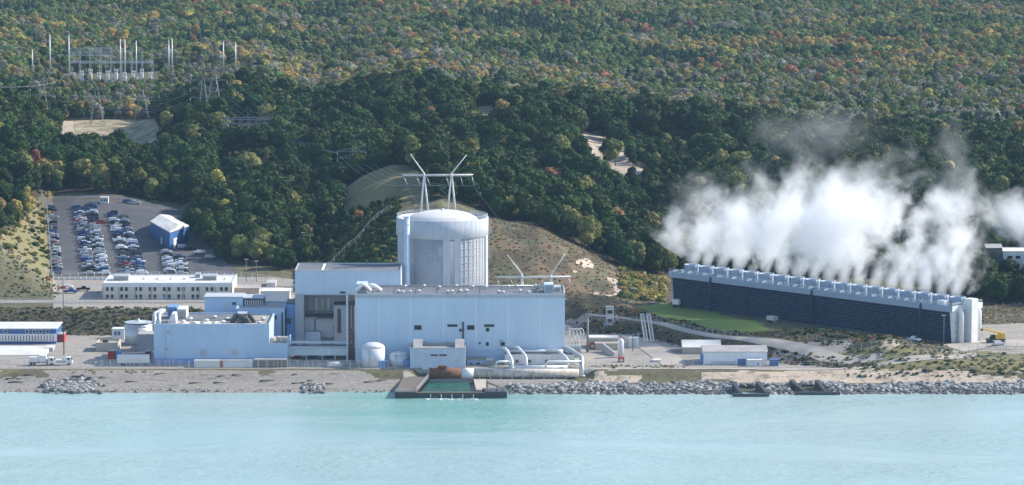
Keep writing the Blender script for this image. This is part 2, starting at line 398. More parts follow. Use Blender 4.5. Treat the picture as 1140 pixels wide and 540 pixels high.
c = mixc(nt, math_(nt, 'MULTIPLY', math_(nt, 'MULTIPLY', ramp(nt, noise(nt, 1.0, 5, .7, scalevec(nt, (.05,.16,.2)), .8), .50, .66), ramp(nt, gr, .5, .9)), .6), c, (.19,.17,.145))
c = lay(c, 'sand', (.42,.34,.26), (.56,.47,.37), .3)
c = mixc(nt, math_(nt, 'MULTIPLY', math_(nt, 'MULTIPLY', ramp(nt, noise(nt, .22, 6, .75), .50, .60), ramp(nt, attr(nt, 'sand'), .5, .9)), .65), c, (.15,.115,.075))
c = lay(c, 'pale', (.225,.205,.180), (.335,.31,.275), .12)
wr = ramp(nt, noise(nt, 1.0, 5, .7, scalevec(nt, (.12, .75, .5)), .5), .56, .66)
c = mixc(nt, math_(nt, 'MULTIPLY', math_(nt, 'MULTIPLY', wr, ramp(nt, attr(nt, 'pale'), .05, .2)), .8), c, (.085,.065,.045))
c = lay(c, 'lawn', (.145,.205,.050), (.205,.270,.080), .06)
nt.links.new(c, b.inputs['Base Color']); b.inputs['Roughness'].default_value = .95; b.inputs['Specular IOR Level'].default_value = .1
bn = N(nt, 'ShaderNodeBump'); bn.inputs['Strength'].default_value = .6; bn.inputs['Distance'].default_value = .6
nt.links.new(fine, bn.inputs['Height']); nt.links.new(bn.outputs[0], b.inputs['Normal'])
me.materials.append(m)

# ------------------------------------------------------------------ the lake
m, nt, b = newmat('lake_water')
pos = nt.nodes.new('ShaderNodeNewGeometry').outputs['Position']
big = noise(nt, 1.0, 4, .55, scalevec(nt, (.004, .009, 1)), .6)
strk = noise(nt, 1.0, 4, .6, scalevec(nt, (.012, .06, 1)), .5)
c = mixc(nt, ramp(nt, big, .3, .75), (.28,.405,.385), (.345,.45,.445))
# greener, clearer water drawn out by the intake
vd = N(nt, 'ShaderNodeVectorMath', operation='DISTANCE'); nt.links.new(scalevec(nt, (1, .5, 1)), vd.inputs[0]); vd.inputs[1].default_value = (X(490,1262), 1262*.5, 0)
pl = math_(nt, 'ADD', vd.outputs['Value'], math_(nt, 'MULTIPLY', math_(nt, 'SUBTRACT', strk, .5), 50.0))
c = mixc(nt, math_(nt, 'MULTIPLY', math_(nt, 'SUBTRACT', 1.0, ramp(nt, pl, 12, 62)), .75), c, (.12,.33,.27))
c = mixc(nt, math_(nt, 'MULTIPLY', ramp(nt, strk, .45, .75), .12), c, (.42,.56,.56))
nt.links.new(c, b.inputs['Base Color']); b.inputs['Roughness'].default_value = .25; b.inputs['IOR'].default_value = 1.33; b.inputs['Specular IOR Level'].default_value = .5
w = math_(nt, 'ADD', noise(nt, 1.0, 3, .6, scalevec(nt, (.10, .22, 1)), .3), math_(nt, 'MULTIPLY', noise(nt, 1.0, 3, .6, scalevec(nt, (.35, .8, 1)), .4), .7))
bn = N(nt, 'ShaderNodeBump'); bn.inputs['Strength'].default_value = .75; bn.inputs['Distance'].default_value = 1.0
nt.links.new(math_(nt, 'MULTIPLY', w, math_(nt, 'ADD', .25, ramp(nt, noise(nt, 1.0, 4, .6, scalevec(nt, (.007, .02, 1)), .8), .35, .7))), bn.inputs['Height']); nt.links.new(bn.outputs[0], b.inputs['Normal'])
mb = MB(); mb.add([(-11000,-1500,0),(11000,-1500,0),(11000,1300,0),(-11000,1300,0)], [(0,1,2,3)])
tag(mb.build('lake_water', m), kind='structure')

# ------------------------------------------------------------------ laid surfaces draped on the ground
def drape_quad(name, P, nu, nv, mat, dz=.06, obj=True, hf=None):
    (a, b_, c_, d) = [np.array(p, float) for p in P]     # corners in (x, y)
    s, t = np.meshgrid(np.linspace(0,1,nu+1), np.linspace(0,1,nv+1))
    s = s[...,None]; t = t[...,None]
    q = (a*(1-s)+b_*s)*(1-t) + (d*(1-s)+c_*s)*t
    z = height(q[...,0], q[...,1]) + dz
    V = np.concatenate([q, z[...,None]], -1).reshape(-1,3)
    i = np.arange((nu+1)*(nv+1)).reshape(nv+1, nu+1)
    Q = np.stack([i[:-1,:-1], i[:-1,1:], i[1:,1:], i[1:,:-1]], -1).reshape(-1,4)
    me_ = npmesh(name, V, Q); me_.materials.append(mat)
    o = bpy.data.objects.new(name, me_); col.objects.link(o); return o
def catmull(P, n):
    P = [np.array(p, float) for p in P]; P = [2*P[0]-P[1]] + P + [2*P[-1]-P[-2]]; out = []
    for i in range(1, len(P)-2):
        for k in range(n):
            t = k/n; a, b_, c_, d = P[i-1], P[i], P[i+1], P[i+2]
            out.append(.5*((2*b_)+(c_-a)*t+(2*a-5*b_+4*c_-d)*t*t+(3*b_-3*c_+d-a)*t**3))
    out.append(P[-2]); return np.array(out)
def ribbon(name, pts, widths, mat, dz=.15, n=14, across=4):
    C = catmull(pts, n); T = np.gradient(C, axis=0); T /= np.linalg.norm(T, axis=1)[:,None]
    Nn = np.stack([-T[:,1], T[:,0]], -1); wd = np.interp(np.linspace(0,1,len(C)), np.linspace(0,1,len(widths)), widths)
    q = np.stack([C + Nn*(wd*(k/across-.5))[:,None] for k in range(across+1)], 1)
    z = height(q[...,0], q[...,1]) + dz
    V = np.concatenate([q, z[...,None]], -1).reshape(-1,3)
    i = np.arange(V.shape[0]).reshape(q.shape[:2])
    Q = np.stack([i[:-1,:-1], i[:-1,1:], i[1:,1:], i[1:,:-1]], -1)[..., ::-1].reshape(-1,4)
    me_ = npmesh(name, V, Q); me_.materials.append(mat)
    o = bpy.data.objects.new(name, me_); col.objects.link(o); return o
def XY(u, D): return (X(u, D), D)
LOT = [XY(56,1506), XY(262,1506), XY(196,1668), XY(50,1668)]
tag(drape_quad('parking_lot', LOT, 70, 60, MT['asphalt'], .10), kind='structure')
tag(ribbon('lot_road', [XY(245,1512), XY(222,1560), XY(206,1610), XY(188,1660), XY(130,1676), XY(60,1672)], [14,12,10,9,9,9], MT['asphalt'], .14), kind='structure')
tag(ribbon('upper_road', [XY(-160,1428), XY(-20,1429), XY(80,1430), XY(200,1431), XY(300,1433), XY(322,1440)], [9,9,9,9,9], MT['roadgrey'], .12), kind='structure')
tag(ribbon('dune_track', [XY(632,1428), XY(660,1417), XY(700,1408), XY(760,1379), XY(820,1353), XY(880,1334), XY(935,1318), XY(985,1316)], [3.4,3.2,3.2,3.2,4,8,7,4], MT['track'], .16), kind='structure')
tag(ribbon('shore_road', [XY(560,1306), XY(640,1309), XY(720,1310), XY(800,1309.5), XY(880,1308), XY(960,1309), XY(1040,1316), XY(1090,1326)], [3.5,4,4,3,3,3,4,5], MT['track'], .14), kind='structure')
tag(ribbon('yard_road', [XY(700,1392), XY(722,1366), XY(740,1340), XY(752,1318)], [7,9,10,9], MT['track'], .15), kind='structure')
tag(ribbon('tower_road', [XY(1062,1334), XY(1100,1343), XY(1180,1345), XY(1320,1346)], [12,14,14,14], MT['track'], .14), kind='structure')
tag(ribbon('service_road', [XY(720,1453), XY(742,1460), XY(770,1480)], [7,8,8], MT['asphalt'], .14), kind='structure')
# ------------------------------------------------------------------ foliage
def foliage(name, c, c2, bark=False):
    m, nt, b = newmat(name)
    oi = nt.nodes.new('ShaderNodeObjectInfo')
    f = noise(nt, .9, 3, .6)
    base = mixc(nt, ramp(nt, f, .35, .65), c, c2)
    hv = N(nt, 'ShaderNodeHueSaturation')
    nt.links.new(math_(nt, 'ADD', math_(nt, 'MULTIPLY', oi.outputs['Random'], .07), .465), hv.inputs['Hue'])
    nt.links.new(math_(nt, 'ADD', math_(nt, 'MULTIPLY', math_(nt, 'FRACT', math_(nt, 'MULTIPLY', oi.outputs['Random'], 7.31)),   .44), .78), hv.inputs['Value'])
    nt.links.new(base, hv.inputs['Color'])
    nt.links.new(hv.outputs[0], b.inputs['Base Color']); b.inputs['Roughness'].default_value = .7; b.inputs['Specular IOR Level'].default_value = .15
    tr = N(nt, 'ShaderNodeBsdfTranslucent'); nt.links.new(hv.outputs[0], tr.inputs[0])
    mx = N(nt, 'ShaderNodeMixShader'); mx.inputs[0].default_value = .16
    nt.links.new(b.outputs[0], mx.inputs[1]); nt.links.new(tr.outputs[0], mx.inputs[2])
    nt.links.new(mx.outputs[0], nt.nodes['Material Output'].inputs['Surface']); return m
FO = {
 'dark':  foliage('leaves_dark_green', (.016,.040,.006), (.033,.066,.011)),
 'green': foliage('leaves_green', (.029,.062,.010), (.053,.096,.018)),
 'olive': foliage('leaves_olive', (.155,.170,.045), (.225,.225,.070)),
 'gold':  foliage('leaves_gold', (.36,.27,.075), (.43,.34,.11)),
 'rust':  foliage('leaves_rust', (.32,.155,.065), (.38,.21,.095)),
 'grey':  foliage('leaves_grey_green', (.22,.215,.15), (.285,.27,.195)),
 'light': foliage('leaves_light_green', (.115,.165,.045), (.170,.230,.075)),
 'pine':  foliage('needles_blue_green', (.036,.076,.036), (.060,.108,.054)),
}
MT['bark'] = paint('bark', (.11,.085,.065), (.07,.055,.045), .95, scale=2)
def icos(sub):
    bm = bmesh.new(); bmesh.ops.create_icosphere(bm, subdivisions=sub, radius=1.0)
    V = np.array([v.co[:] for v in bm.verts]); F = np.array([[v.index for v in f.verts] for f in bm.faces]); bm.free(); return V, F
ICO1 = icos(1); ICO2 = icos(2)
def crown_arrays(seed, rad, z0, z1, nl, nq, kind, leaf=(.45,.95)):
    r = np.random.default_rng(seed); L = []
    hgt = z1-z0
    if kind == 'round':
        for i in range(nl):
            a = r.uniform(0, 2*PI); q = math.sqrt(r.uniform(0, 1)); t = r.uniform(0, 1)
            cr = rad*(.34+.22*r.uniform())
            lim = rad*math.sqrt(max(.08, 1-(abs(t-.38)/.72)**2)) - cr*.7
            L.append((q*lim*math.cos(a), q*lim*math.sin(a), z0+cr*.8+t*(hgt-1.7*cr), cr))
    elif kind == 'cone':
        for i in range(nl):
            t = (i+.5)/nl; a = i*2.4+r.uniform(0, .8); cr = rad*(.62*(1-t)+.20)
            q = rad*(1-t)*.55
            L.append((q*math.cos(a), q*math.sin(a), z0+t*hgt*.94+.3, cr))
    else:   # low shrub
        for i in range(nl):
            a = r.uniform(0, 2*PI); q = math.sqrt(r.uniform(0, 1))*rad*.7
            cr = rad*r.uniform(.3, .5); L.append((q*math.cos(a), q*math.sin(a), z0+cr*.5+r.uniform(0, max(.05, hgt-cr*1.5)), cr))
    L = np.array(L)
    w = L[:,3]**2; k = r.choice(len(L), nq, p=w/w.sum())
    d = r.normal(size=(nq, 3)); d[:,2] = d[:,2]*.9+.25; d /= np.linalg.norm(d, axis=1)[:,None]
    p = L[k,:3] + d*L[k,3:4]*r.uniform(.80, 1.26, (nq,1))
    dist = np.linalg.norm(p[:,None]-L[None,:,:3], axis=2)/L[None,:,3]
    keep = dist.min(1) > .78; p = p[keep]; d = d[keep]; nq = len(p)
    nrm = d + r.normal(size=(nq,3))*.38; nrm /= np.linalg.norm(nrm, axis=1)[:,None]
    h = np.where(np.abs(nrm[:,2:3]) < .9, np.array([[0,0,1.0]]), np.array([[1.0,0,0]]))
    s = np.cross(nrm, h); s /= np.linalg.norm(s, axis=1)[:,None]; t = np.cross(s, nrm)
    sz = r.uniform(leaf[0], leaf[1], (nq,1)); an = r.uniform(0, 2*PI, (nq,1))
    s2 = s*np.cos(an)+t*np.sin(an); t2 = -s*np.sin(an)+t*np.cos(an)
    j = lambda: r.uniform(.55, 1.2, (nq,1))
    V = np.stack([p-s2*sz*j(), p-t2*sz*j()*.8, p+s2*sz*j(), p+t2*sz*j()*.8], 1).reshape(-1,3)
    Q = np.arange(nq*4).reshape(nq,4); Q = np.concatenate([Q[:,[0,1,2]], Q[:,[0,2,3]]])
    iv, if_ = ICO2
    for (x, y, z, cr) in L:
        cv = iv*cr*.90*(1+.13*r.normal(size=(len(iv),1))); b0 = len(V)
        V = np.concatenate([V, cv+np.array([x,y,z])]); Q = np.concatenate([Q, if_+b0])
    return V, Q
def trunk_mb(seed, r0, h, kind):
    r = random.Random(seed); mb = MB()
    if kind == 'shrub': return mb
    mb.tube([(0,0,-.8),(r.uniform(-.1,.1),r.uniform(-.1,.1),h*.35),(r.uniform(-.3,.3),r.uniform(-.3,.3),h*.8)], r0, 7, 0, True, r0*.35)
    if kind == 'round':
        for i in range(5):
            a = i*1.3+r.uniform(0,.5); z = h*(.3+.07*i); q = h*.2
            mb.tube([(0,0,z),(math.cos(a)*q*.6,math.sin(a)*q*.6,z+q*.5),(math.cos(a)*q,math.sin(a)*q,z+q*1.1)], r0*.4, 5, 0, True, r0*.12)
    return mb
def arr_mesh(name, V, T, mat, smooth=False):
    me_ = npmesh(name, V, T, smooth); me_.materials.append(mat); return me_
SHAPES = []   # (kind, crown radius, crown from, to, lobes, leaf count)
for s_, (kd, rad, z0, z1, nl, nq) in enumerate([('round',4.6,2.6,11.5,12,1500),('round',5.4,2.4,13.0,14,1800),('round',3.9,2.8,14.0,11,1300),('round',5.0,2.0,10.2,12,1500),('round',4.2,3.0,12.0,9,1150),('cone',2.7,1.6,15.0,13,1200)]):
    V, T = crown_arrays(100+s_, rad, z0, z1, nl, nq, kd); tm = trunk_mb(s_, .28, z1, kd)
    SHAPES.append((kd, V, T, tm))
protos = bpy.data.collections.new('tree_stock')      # source shapes for the massed woods, not linked to the scene
PIDX = {}; CROWN = {}; TRUNK = []
for s_, (kd, V, T, tm) in enumerate(SHAPES):
    o_ = tm.build('trunk', MT['bark']); TRUNK.append(o_.data); bpy.data.objects.remove(o_)
    for cn in (('pine','dark','green') if kd == 'cone' else ('dark','green','olive','gold','rust','grey','light')):
        CROWN[(s_, cn)] = arr_mesh('crown', V, T, FO[cn])
        tv = np.array(tm.v); tq = [f for f in tm.f if len(f) == 4]
        tt = np.array([[f[0],f[1],f[2]] for f in tq]+[[f[0],f[2],f[3]] for f in tq])
        me_ = npmesh('massed_tree', np.concatenate([V, tv]), np.concatenate([T, tt+len(V)]), False)
        me_.materials.append(FO[cn]); me_.materials.append(MT['bark'])
        me_.polygons.foreach_set('material_index', np.concatenate([np.zeros(len(T), np.int32), np.ones(len(tt), np.int32)]))
        o_ = bpy.data.objects.new('massed_tree_%03d' % len(PIDX), me_); protos.objects.link(o_); PIDX[(s_, cn)] = len(PIDX)
# ------------------------------------------------------------------ where trees stand
def scatter(D0, D1, step, ulo=-260, uhi=1400):
    out = []; D = D0
    while D < D1:
        xs = np.arange(X(ulo, D), X(uhi, D), step); out.append(np.stack([xs, np.full(len(xs), D)], -1)); D += step
    P = np.concatenate(out); return P + rng.uniform(-.48, .48, P.shape)*step
near = scatter(1440, 2150, 6.9); far = scatter(2150, 2750, 5.9); far2 = scatter(2750, 3950, 6.6, -140, 1280)
P = np.concatenate([near, far, far2]); uP = 570+FK*P[:,0]/P[:,1]
ok = wooded(uP + (fbm(P[:,0], P[:,1], 10, 2, 60)-.5)*14, P[:,1] + (fbm(P[:,0], P[:,1], 12, 2, 61)-.5)*22)
P = P[ok]; uP = uP[ok]
xx, dd = P[:,0], P[:,1]
pA = fbm(xx, dd, 150, 4, 71); pB = fbm(xx, dd, 60, 3, 81); pC = fbm(xx, dd, 240, 3, 91); rr = rng.random(len(P)); r2 = rng.random(len(P))
farw = sm(dd, 2020, 2260)
cols = np.full(len(P), 'dark', dtype=object)
cols[(rr > .55)] = 'green'
edgew = np.clip(1-(dd-edge(uP))/40, 0, 1)
cols[(rr > .93) | ((edgew > .3) & (rr > .80))] = 'olive'
cols[(rr > .992) | ((uP < 70) & (dd < 1640) & (rr > .84))] = 'gold'
cols[(r2 > .993)] = 'rust'
fm = farw > rng.random(len(P))
band = (dd > 2120) & (dd < 2600)
t = pA*.55 + pB*.45 + rng.normal(size=len(P))*.05
fc = np.select([t < .41, t < .47, t < .53, t < .575, t < .63], ['pine','light','olive','light','olive'], 'gold')
warm = (pC + .5*(pB-.5) + rng.normal(size=len(P))*.05)
fc = np.where((warm > .62) & (r2 > .45), np.where(rr > .55, 'rust', np.where(rr > .25, 'gold', 'olive')), fc)
fc = np.where(band & (pA > .44) & (r2 > .50), 'grey', fc); fc = np.where((~band) & (pB > .58) & (r2 > .6), 'grey', fc)
fc = np.where(r2 > .90, 'light', fc); fc = np.where((r2 > .84) & (r2 < .90), 'green', fc); fc = np.where(r2 < .004, 'rust', fc)
cols = np.where(fm, fc, cols)
shp = rng.integers(0, 5, len(P)); cone = (cols == 'pine') & (rng.random(len(P)) > .25); cols[(cols == 'pine') & ~cone] = 'dark'; shp[cone] = 5
scl = rng.uniform(.72, 1.15, len(P))*(1-.22*farw); scl *= 1-.35*edgew*rng.random(len(P))
scl *= np.where((uP < 60) & (dd < 1660), .62, 1.0)
scl *= np.where((dd > 2290) & (dd < 2500) & (uP > 25) & (uP < 282), .5, 1.0)
scl *= np.where((dd > 1720) & (dd < 1960) & (uP > 690) & (uP < 775), .55, 1.0)
scl *= np.where((uP > 345) & (uP < 445) & (dd < 1640), .48, 1.0)
scl *= np.where((dd > 1715) & (dd < 1800) & (uP > 236) & (uP < 318), .5, 1.0)
scl *= np.where((uP > 45) & (uP < 230) & (dd > 2080) & (dd < 2290), .75, 1.0)
scl *= rng.choice([.85,1.0,1.0,1.18], len(P))
zz = height(xx, dd) - .3
# the largest in the picture become trees of their own
inframe = (uP > -4) & (uP < 1144)
occl = ((uP > 436) & (uP < 548) & (dd < 1640)) | ((uP > 735) & (uP < 1105) & (dd < 1600) & (zz < 22)) | ((uP > 640) & (uP < 745) & (dd < 1700) & (zz < 14))
cand = np.where(inframe & ~occl & (dd < 2000))[0]
cand = cand[np.argsort(-(scl/dd)[cand] - rng.random(len(cand))*0)]
# keep to those with clear view near the front edge of the woods
fr = cand[(dd[cand]-edge(uP[cand])) < 46]
pick = fr[np.argsort(dd[fr])][:300]
TREE_LABEL = {
 'dark': ('broadleaf_tree', 'dark green broadleaf tree with a dense rounded crown along the front of the dune woods'),
 'green': ('broadleaf_tree', 'mid green broadleaf tree with a rounded crown along the front of the dune woods'),
 'olive': ('broadleaf_tree', 'olive yellow-green tree starting to turn, along the front of the dune woods'),
 'gold': ('broadleaf_tree', 'golden autumn tree along the front of the dune woods'),
 'rust': ('broadleaf_tree', 'rusty red-brown autumn tree along the front of the dune woods'),
 'grey': ('broadleaf_tree', 'grey-green thin tree along the front of the dune woods'),
 'light': foliage('leaves_light_green', (.115,.165,.045), (.170,.230,.075)),
 'light': ('broadleaf_tree', 'light green broadleaf tree along the front of the dune woods'),
 'pine': ('pine_tree', 'dark narrow pine along the front of the dune woods')}
for i in pick:
    nm, lb = TREE_LABEL[cols[i]]
    root = empty(nm, (xx[i], dd[i], zz[i]), rng.uniform(0, 6.28)); root.scale = (scl[i],)*3
    tag(root, lb, 'tree', cols[i] + ' trees along the front of the woods')
    for pn, md in (('crown', CROWN[(shp[i], cols[i])]), ('trunk', TRUNK[shp[i]])):
        o_ = bpy.data.objects.new(pn, md); col.objects.link(o_); o_.parent = root
rest = np.ones(len(P), bool); rest[pick] = False
def instanced(name, pts, scales, idxs, coll, label=None, cat=None, tilt=0.0, kind='stuff', mats=()):
    me_ = bpy.data.meshes.new(name); me_.vertices.add(len(pts)); me_.vertices.foreach_set('co', pts.astype(np.float32).ravel())
    for nm, tp, vals in (('size','FLOAT',scales.astype(np.float32)), ('pick','INT',idxs.astype(np.int32)), ('spin','FLOAT',rng.uniform(0,6.28,len(pts)).astype(np.float32))):
        a = me_.attributes.new(nm, tp, 'POINT'); a.data.foreach_set('value', vals)
    o_ = bpy.data.objects.new(name, me_); col.objects.link(o_); tag(o_, label, cat, None, kind)
    ng = bpy.data.node_groups.new(name, 'GeometryNodeTree')
    ng.interface.new_socket('Geometry', in_out='INPUT', socket_type='NodeSocketGeometry'); ng.interface.new_socket('Geometry', in_out='OUTPUT', socket_type='NodeSocketGeometry')
    gi = ng.nodes.new('NodeGroupInput'); go = ng.nodes.new('NodeGroupOutput')
    ci = ng.nodes.new('GeometryNodeCollectionInfo'); ci.inputs['Collection'].default_value = coll; ci.inputs['Separate Children'].default_value = True; ci.inputs['Reset Children'].default_value = True
    ip = ng.nodes.new('GeometryNodeInstanceOnPoints'); ip.inputs['Pick Instance'].default_value = True
    def na(nm, tp):
        n = ng.nodes.new('GeometryNodeInputNamedAttribute'); n.data_type = tp; n.inputs['Name'].default_value = nm; return n.outputs['Attribute']
    cx = ng.nodes.new('ShaderNodeCombineXYZ'); ng.links.new(na('spin','FLOAT'), cx.inputs[2])
    L = ng.links.new
    L(gi.outputs[0], ip.inputs['Points']); L(ci.outputs[0], ip.inputs['Instance']); L(na('pick','INT'), ip.inputs['Instance Index'])
    L(cx.outputs[0], ip.inputs['Rotation']); L(na('size','FLOAT'), ip.inputs['Scale']); L(ip.outputs[0], go.inputs[0])
    md = o_.modifiers.new('scatter', 'NODES'); md.node_group = ng; return o_
pid = np.array([PIDX[(s, c_)] for s, c_ in zip(shp, cols)])
pts = np.stack([xx, dd, zz], -1)
for nm, lb, sel in (('dune_woods', 'dense green woods covering the dunes behind the plant', rest & (dd < 2150)), ('far_forest', 'autumn coloured forest filling the plain beyond the dunes', rest & (dd >= 2150))):
    instanced(nm, pts[sel], scl[sel], pid[sel], protos, lb, 'forest')
# ------------------------------------------------------------------ low scrub on the bare slopes
shr = bpy.data.collections.new('scrub_stock'); SI = []
for s_ in range(3):
    V, T = crown_arrays(300+s_, 1.0, 0, .95, 6, 130, 'shrub', (.14,.30))
    for cn in ('olive','grey','rust','gold','green','dark'):
        o_ = bpy.data.objects.new('scrub_%03d' % len(SI), arr_mesh('scrub', V, T, FO[cn])); shr.objects.link(o_); SI.append(cn)
SI = np.array(SI)
S = scatter(1296, 1700, 1.75, -80, 1220); uS = 570+FK*S[:,0]/S[:,1]; dS = S[:,1]
den = np.zeros(len(S)); hue = np.zeros(len(S), int)     # density, colour set
def zone(mask, d_, h_):
    den[mask] = d_; hue[mask] = h_
zone((dS > 1393)*(dS < 1412)*(uS < 322), .8, 0)
zone((uS > 546)*(uS < 760)*(dS > 1424)*(dS < 1545), .40, 1)
zone((uS > 640)*(uS < 740)*(dS > 1455)*(dS < 1525)*(uS > 690), .8, 2)
zone((uS > 640)*(uS < 960)*(dS > np.interp(uS,[640,700,770,820,870,930,1000],[1400,1392,1360,1338,1322,1310,1305]))*(dS < np.interp(uS,[640,700,760,820,880,960],[1414,1404,1374,1348,1329,1314])), .9, 3)
zone((uS > 640)*(uS < 1060)*(dS > np.interp(uS,[640,700,760,820,880,960,1060],[1422,1413,1384,1359,1340,1322,1322]))*(dS < np.interp(uS,[640,720,758,800,850,900,1060],[1425,1432,1396,1374,1368,1372,1336])), .75, 3)
zone((uS > 940)*(dS > 1300)*(dS < 1328), .5, 0)
zone((uS > 330)*(uS < 446)*(dS > 1440)*(dS < 1600), .75, 4)
zone((uS < 66)*(dS > 1442)*(dS < 1480), .3, 0)
zone((uS < 58)*(dS > 1480)*(dS < 1690), .13, 5)
zone((uS > 1060)*(dS > 1396)*(dS < 1455), .6, 1)
zone((uS > 650)*(uS < 770)*(dS > 1310)*(dS < 1318), .55, 1)
zone((uS > 70)*(uS < 170)*(dS > 1300)*(dS < 1307), .3, 1)
den[inpoly(uS, dS, lawnp)] *= .03; den[inpoly(uS, dS, FIELD)] *= .22
den *= .7 + 1.3*(fbm(S[:,0], dS, 14, 3, 101))
keep = rng.random(len(S)) < den*.9
S = S[keep]; hue = hue[keep]; dS = dS[keep]
SETS = [['olive','grey','grey','olive','green'], ['grey','rust','grey','rust','olive','grey','grey'], ['gold','olive','gold','green','olive'], ['rust','dark','grey','dark','olive'], ['dark','green','olive','dark','green'], ['gold','olive','olive','green','grey','rust','green']]
pk = np.array([rng.choice(np.where(SI == SETS[h][rng.integers(0,len(SETS[h]))])[0]) for h in hue])
ss = rng.uniform(.35, 1.0, len(S))*np.where((hue == 1), .72, 1.0)*np.where(hue == 2, 2.0, np.where(hue >= 4, 1.9, 1.0))
instanced('dune_scrub', np.stack([S[:,0], dS, height(S[:,0], dS)-.1], -1), ss, pk, shr, 'low scrub and tufts on the bare dune slopes', 'scrub')
# ------------------------------------------------------------------ small helpers for buildings
def recess(mb, x0, x1, z0, z1, yf, m, d=.25, mf=None, fw=.18):
    """a framed opening on a wall that faces the lake (-y); the pane sits behind a raised frame"""
    mb.box(x0, x1, yf-.03, yf+.1, z0, z1, m)
    if mf is not None:
        for a in ((x0-fw, x1+fw, z1, z1+fw), (x0-fw, x1+fw, z0-fw, z0), (x0-fw, x0, z0, z1), (x1, x1+fw, z0, z1)):
            mb.box(a[0], a[1], yf-.14, yf+.05, a[2], a[3], mf)
def window(parent, u0, u1, y0, y1, D, pane=None, frame=None, name='window'):
    f = MB(); x0, x1, z0, z1 = X(u0,D), X(u1,D), Z(y1,D), Z(y0,D); fw = .16
    for a in ((x0-fw, x1+fw, z1, z1+fw), (x0-fw, x1+fw, z0-fw, z0), (x0-fw, x0, z0, z1), (x1, x1+fw, z0, z1)):
        f.box(a[0], a[1], D-.14, D+.05, a[2], a[3])
    w = part_origin(f.build(name, frame or MT['steel'], parent), parent)
    g = MB(); g.box(x0, x1, D-.04, D+.06, z0, z1); g.build('pane', pane or MT['glass'], w); return w
def door(parent, u0, u1, y0, y1, D, mat, name='door'):
    d = MB(); d.box(X(u0,D), X(u1,D), D-.08, D+.05, Z(y1,D), Z(y0,D)); return d.build(name, mat, parent)
def parapet(mb, x0, x1, y0, y1, z, h=.6, t=.35, m=0):
    mb.box(x0-.06, x1+.06, y0-.06, y0+t, z, z+h, m); mb.box(x0-.06, x1+.06, y1-t, y1+.06, z, z+h, m)
    mb.box(x0-.06, x0+t, y0+t, y1-t, z, z+h, m); mb.box(x1-t, x1+.06, y0+t, y1-t, z, z+h, m)
def rail(mb, pts, h=1.1, r=.05, step=2.2, m=0):
    for a, b_ in zip(pts[:-1], pts[1:]):
        a = Vector(a); b_ = Vector(b_); L = (b_-a).length; n = max(1, int(L/step))
        for k in range(n+1):
            p = a.lerp(b_, k/n); mb.tube([p, p+Vector((0,0,h))], r, 4, m, False)
        for hh in (h, h*.55): mb.tube([a+Vector((0,0,hh)), b_+Vector((0,0,hh))], r, 4, m, False)
def ladder(mb, x, y, z0, z1, m=0):
    for dx in (-.3, .3): mb.box(x+dx-.05, x+dx+.05, y-.25, y-.15, z0, z1, m)
    k = z0+.4
    while k < z1: mb.box(x-.3, x+.3, y-.23, y-.18, k, k+.06, m); k += .5
def vent_on(parent, x, y, z, s=.9, h=1.0, name='roof_vent'):
    v = MB(); v.lathe((x,y,z-.05), [(s*.45,0),(s*.45,h*.6),(s*.75,h*.6),(s*.75,h*.8),(.02,h)], 10); return v.build(name, MT['steelwhite'], parent)
def airbox(parent, x0, x1, y0, y1, z0, z1, mat=None, name='air_handler'):
    a = MB(); a.box(x0, x1, y0, y1, z0, z1, 0)
    n = max(2, int((z1-z0)/.35))
    for k in range(n):
        zz_ = z0+.25+(z1-z0-.5)*k/n; a.box(x0+.3, x1-.3, y0-.06, y0+.02, zz_, zz_+.12, 1)
    a.box(x0-.08, x1+.08, y0-.08, y1+.08, z1, z1+.12, 0)
    return a.build(name, [mat or MT['steel'], MT['darksteel']], parent)

# ================================================================== turbine hall
D = 1326.0; x0, x1, y1 = X(395,D), X(629,D), D+23; z1 = Z(329,D); z0 = 3.6
t = thing('turbine_hall', 'very long pale blue windowless hall with dark roof in front of the round concrete building', 'industrial building', ((x0+x1)/2, D, z0))
mb = MB(); mb.box(x0, x1, D, y1, z0, z1); mb.build('wall', MT['turbine'], t)
mb = MB(); mb.box(x0+.3, x1-.3, D+.3, y1-.3, z1-.4, z1+.12, 0); parapet(mb, x0, x1, D, y1, z1, .5, .4, 1)
for k in range(9): mb.box(x0+6+k*7.6, x0+6.2+k*7.6, D+.6, y1-.6, z1+.1, z1+.2, 2)
mb.build('roof', [MT['roofdark'], MT['steel'], MT['darksteel']], t)
mb = MB(); mb.box(x0-.05, x1+.05, D-.08, D+.02, z1-1.1, z1+.02, 0); mb.build('fascia', MT['concring'], t)
for (a, b_, c, d) in ((461,469,363,368),(498,509,362,364.6),(520,528,363,368),(539,550,362,364.6),(541,544.5,366,370),(472,475,382,386),(497,500,382,386),(541,544,382,386),(558,562,382,386),(533,535,382,384)):
    window(t, a, b_, c, d, D, MT['dark'])
mb = MB(); mb.box(X(514.5,D), X(516.3,D), D-.35, D+.03, Z(381,D), Z(359,D)); mb.build('conduit', MT['darksteel'], t)
mb = MB(); mb.box(X(511,D), X(514,D), D-.3, D+.03, Z(370,D), Z(367,D)); mb.build('junction_box', MT['darksteel'], t)
mb = MB(); ladder(mb, X(558,D), D, Z(386,D), Z(379,D)); mb.build('ladder', MT['darksteel'], t)
for u in (443,448,456,466,498,503,512,519,555,560,579,588): vent_on(t, X(u,1330), 1329+((u*7) % 5), z1+.12, 1.0, 1.1+.1*(u % 4))
for u in (451,472,489,508,526,541,566,575,596,601): vent_on(t, X(u,1345), 1345-((u*3) % 4), z1+.12, .9, 1.3+.1*(u % 3))
a = airbox(t, X(397,1334), X(409,1334), 1331, 1339, z1+.1, z1+3.2, MT['upper'])
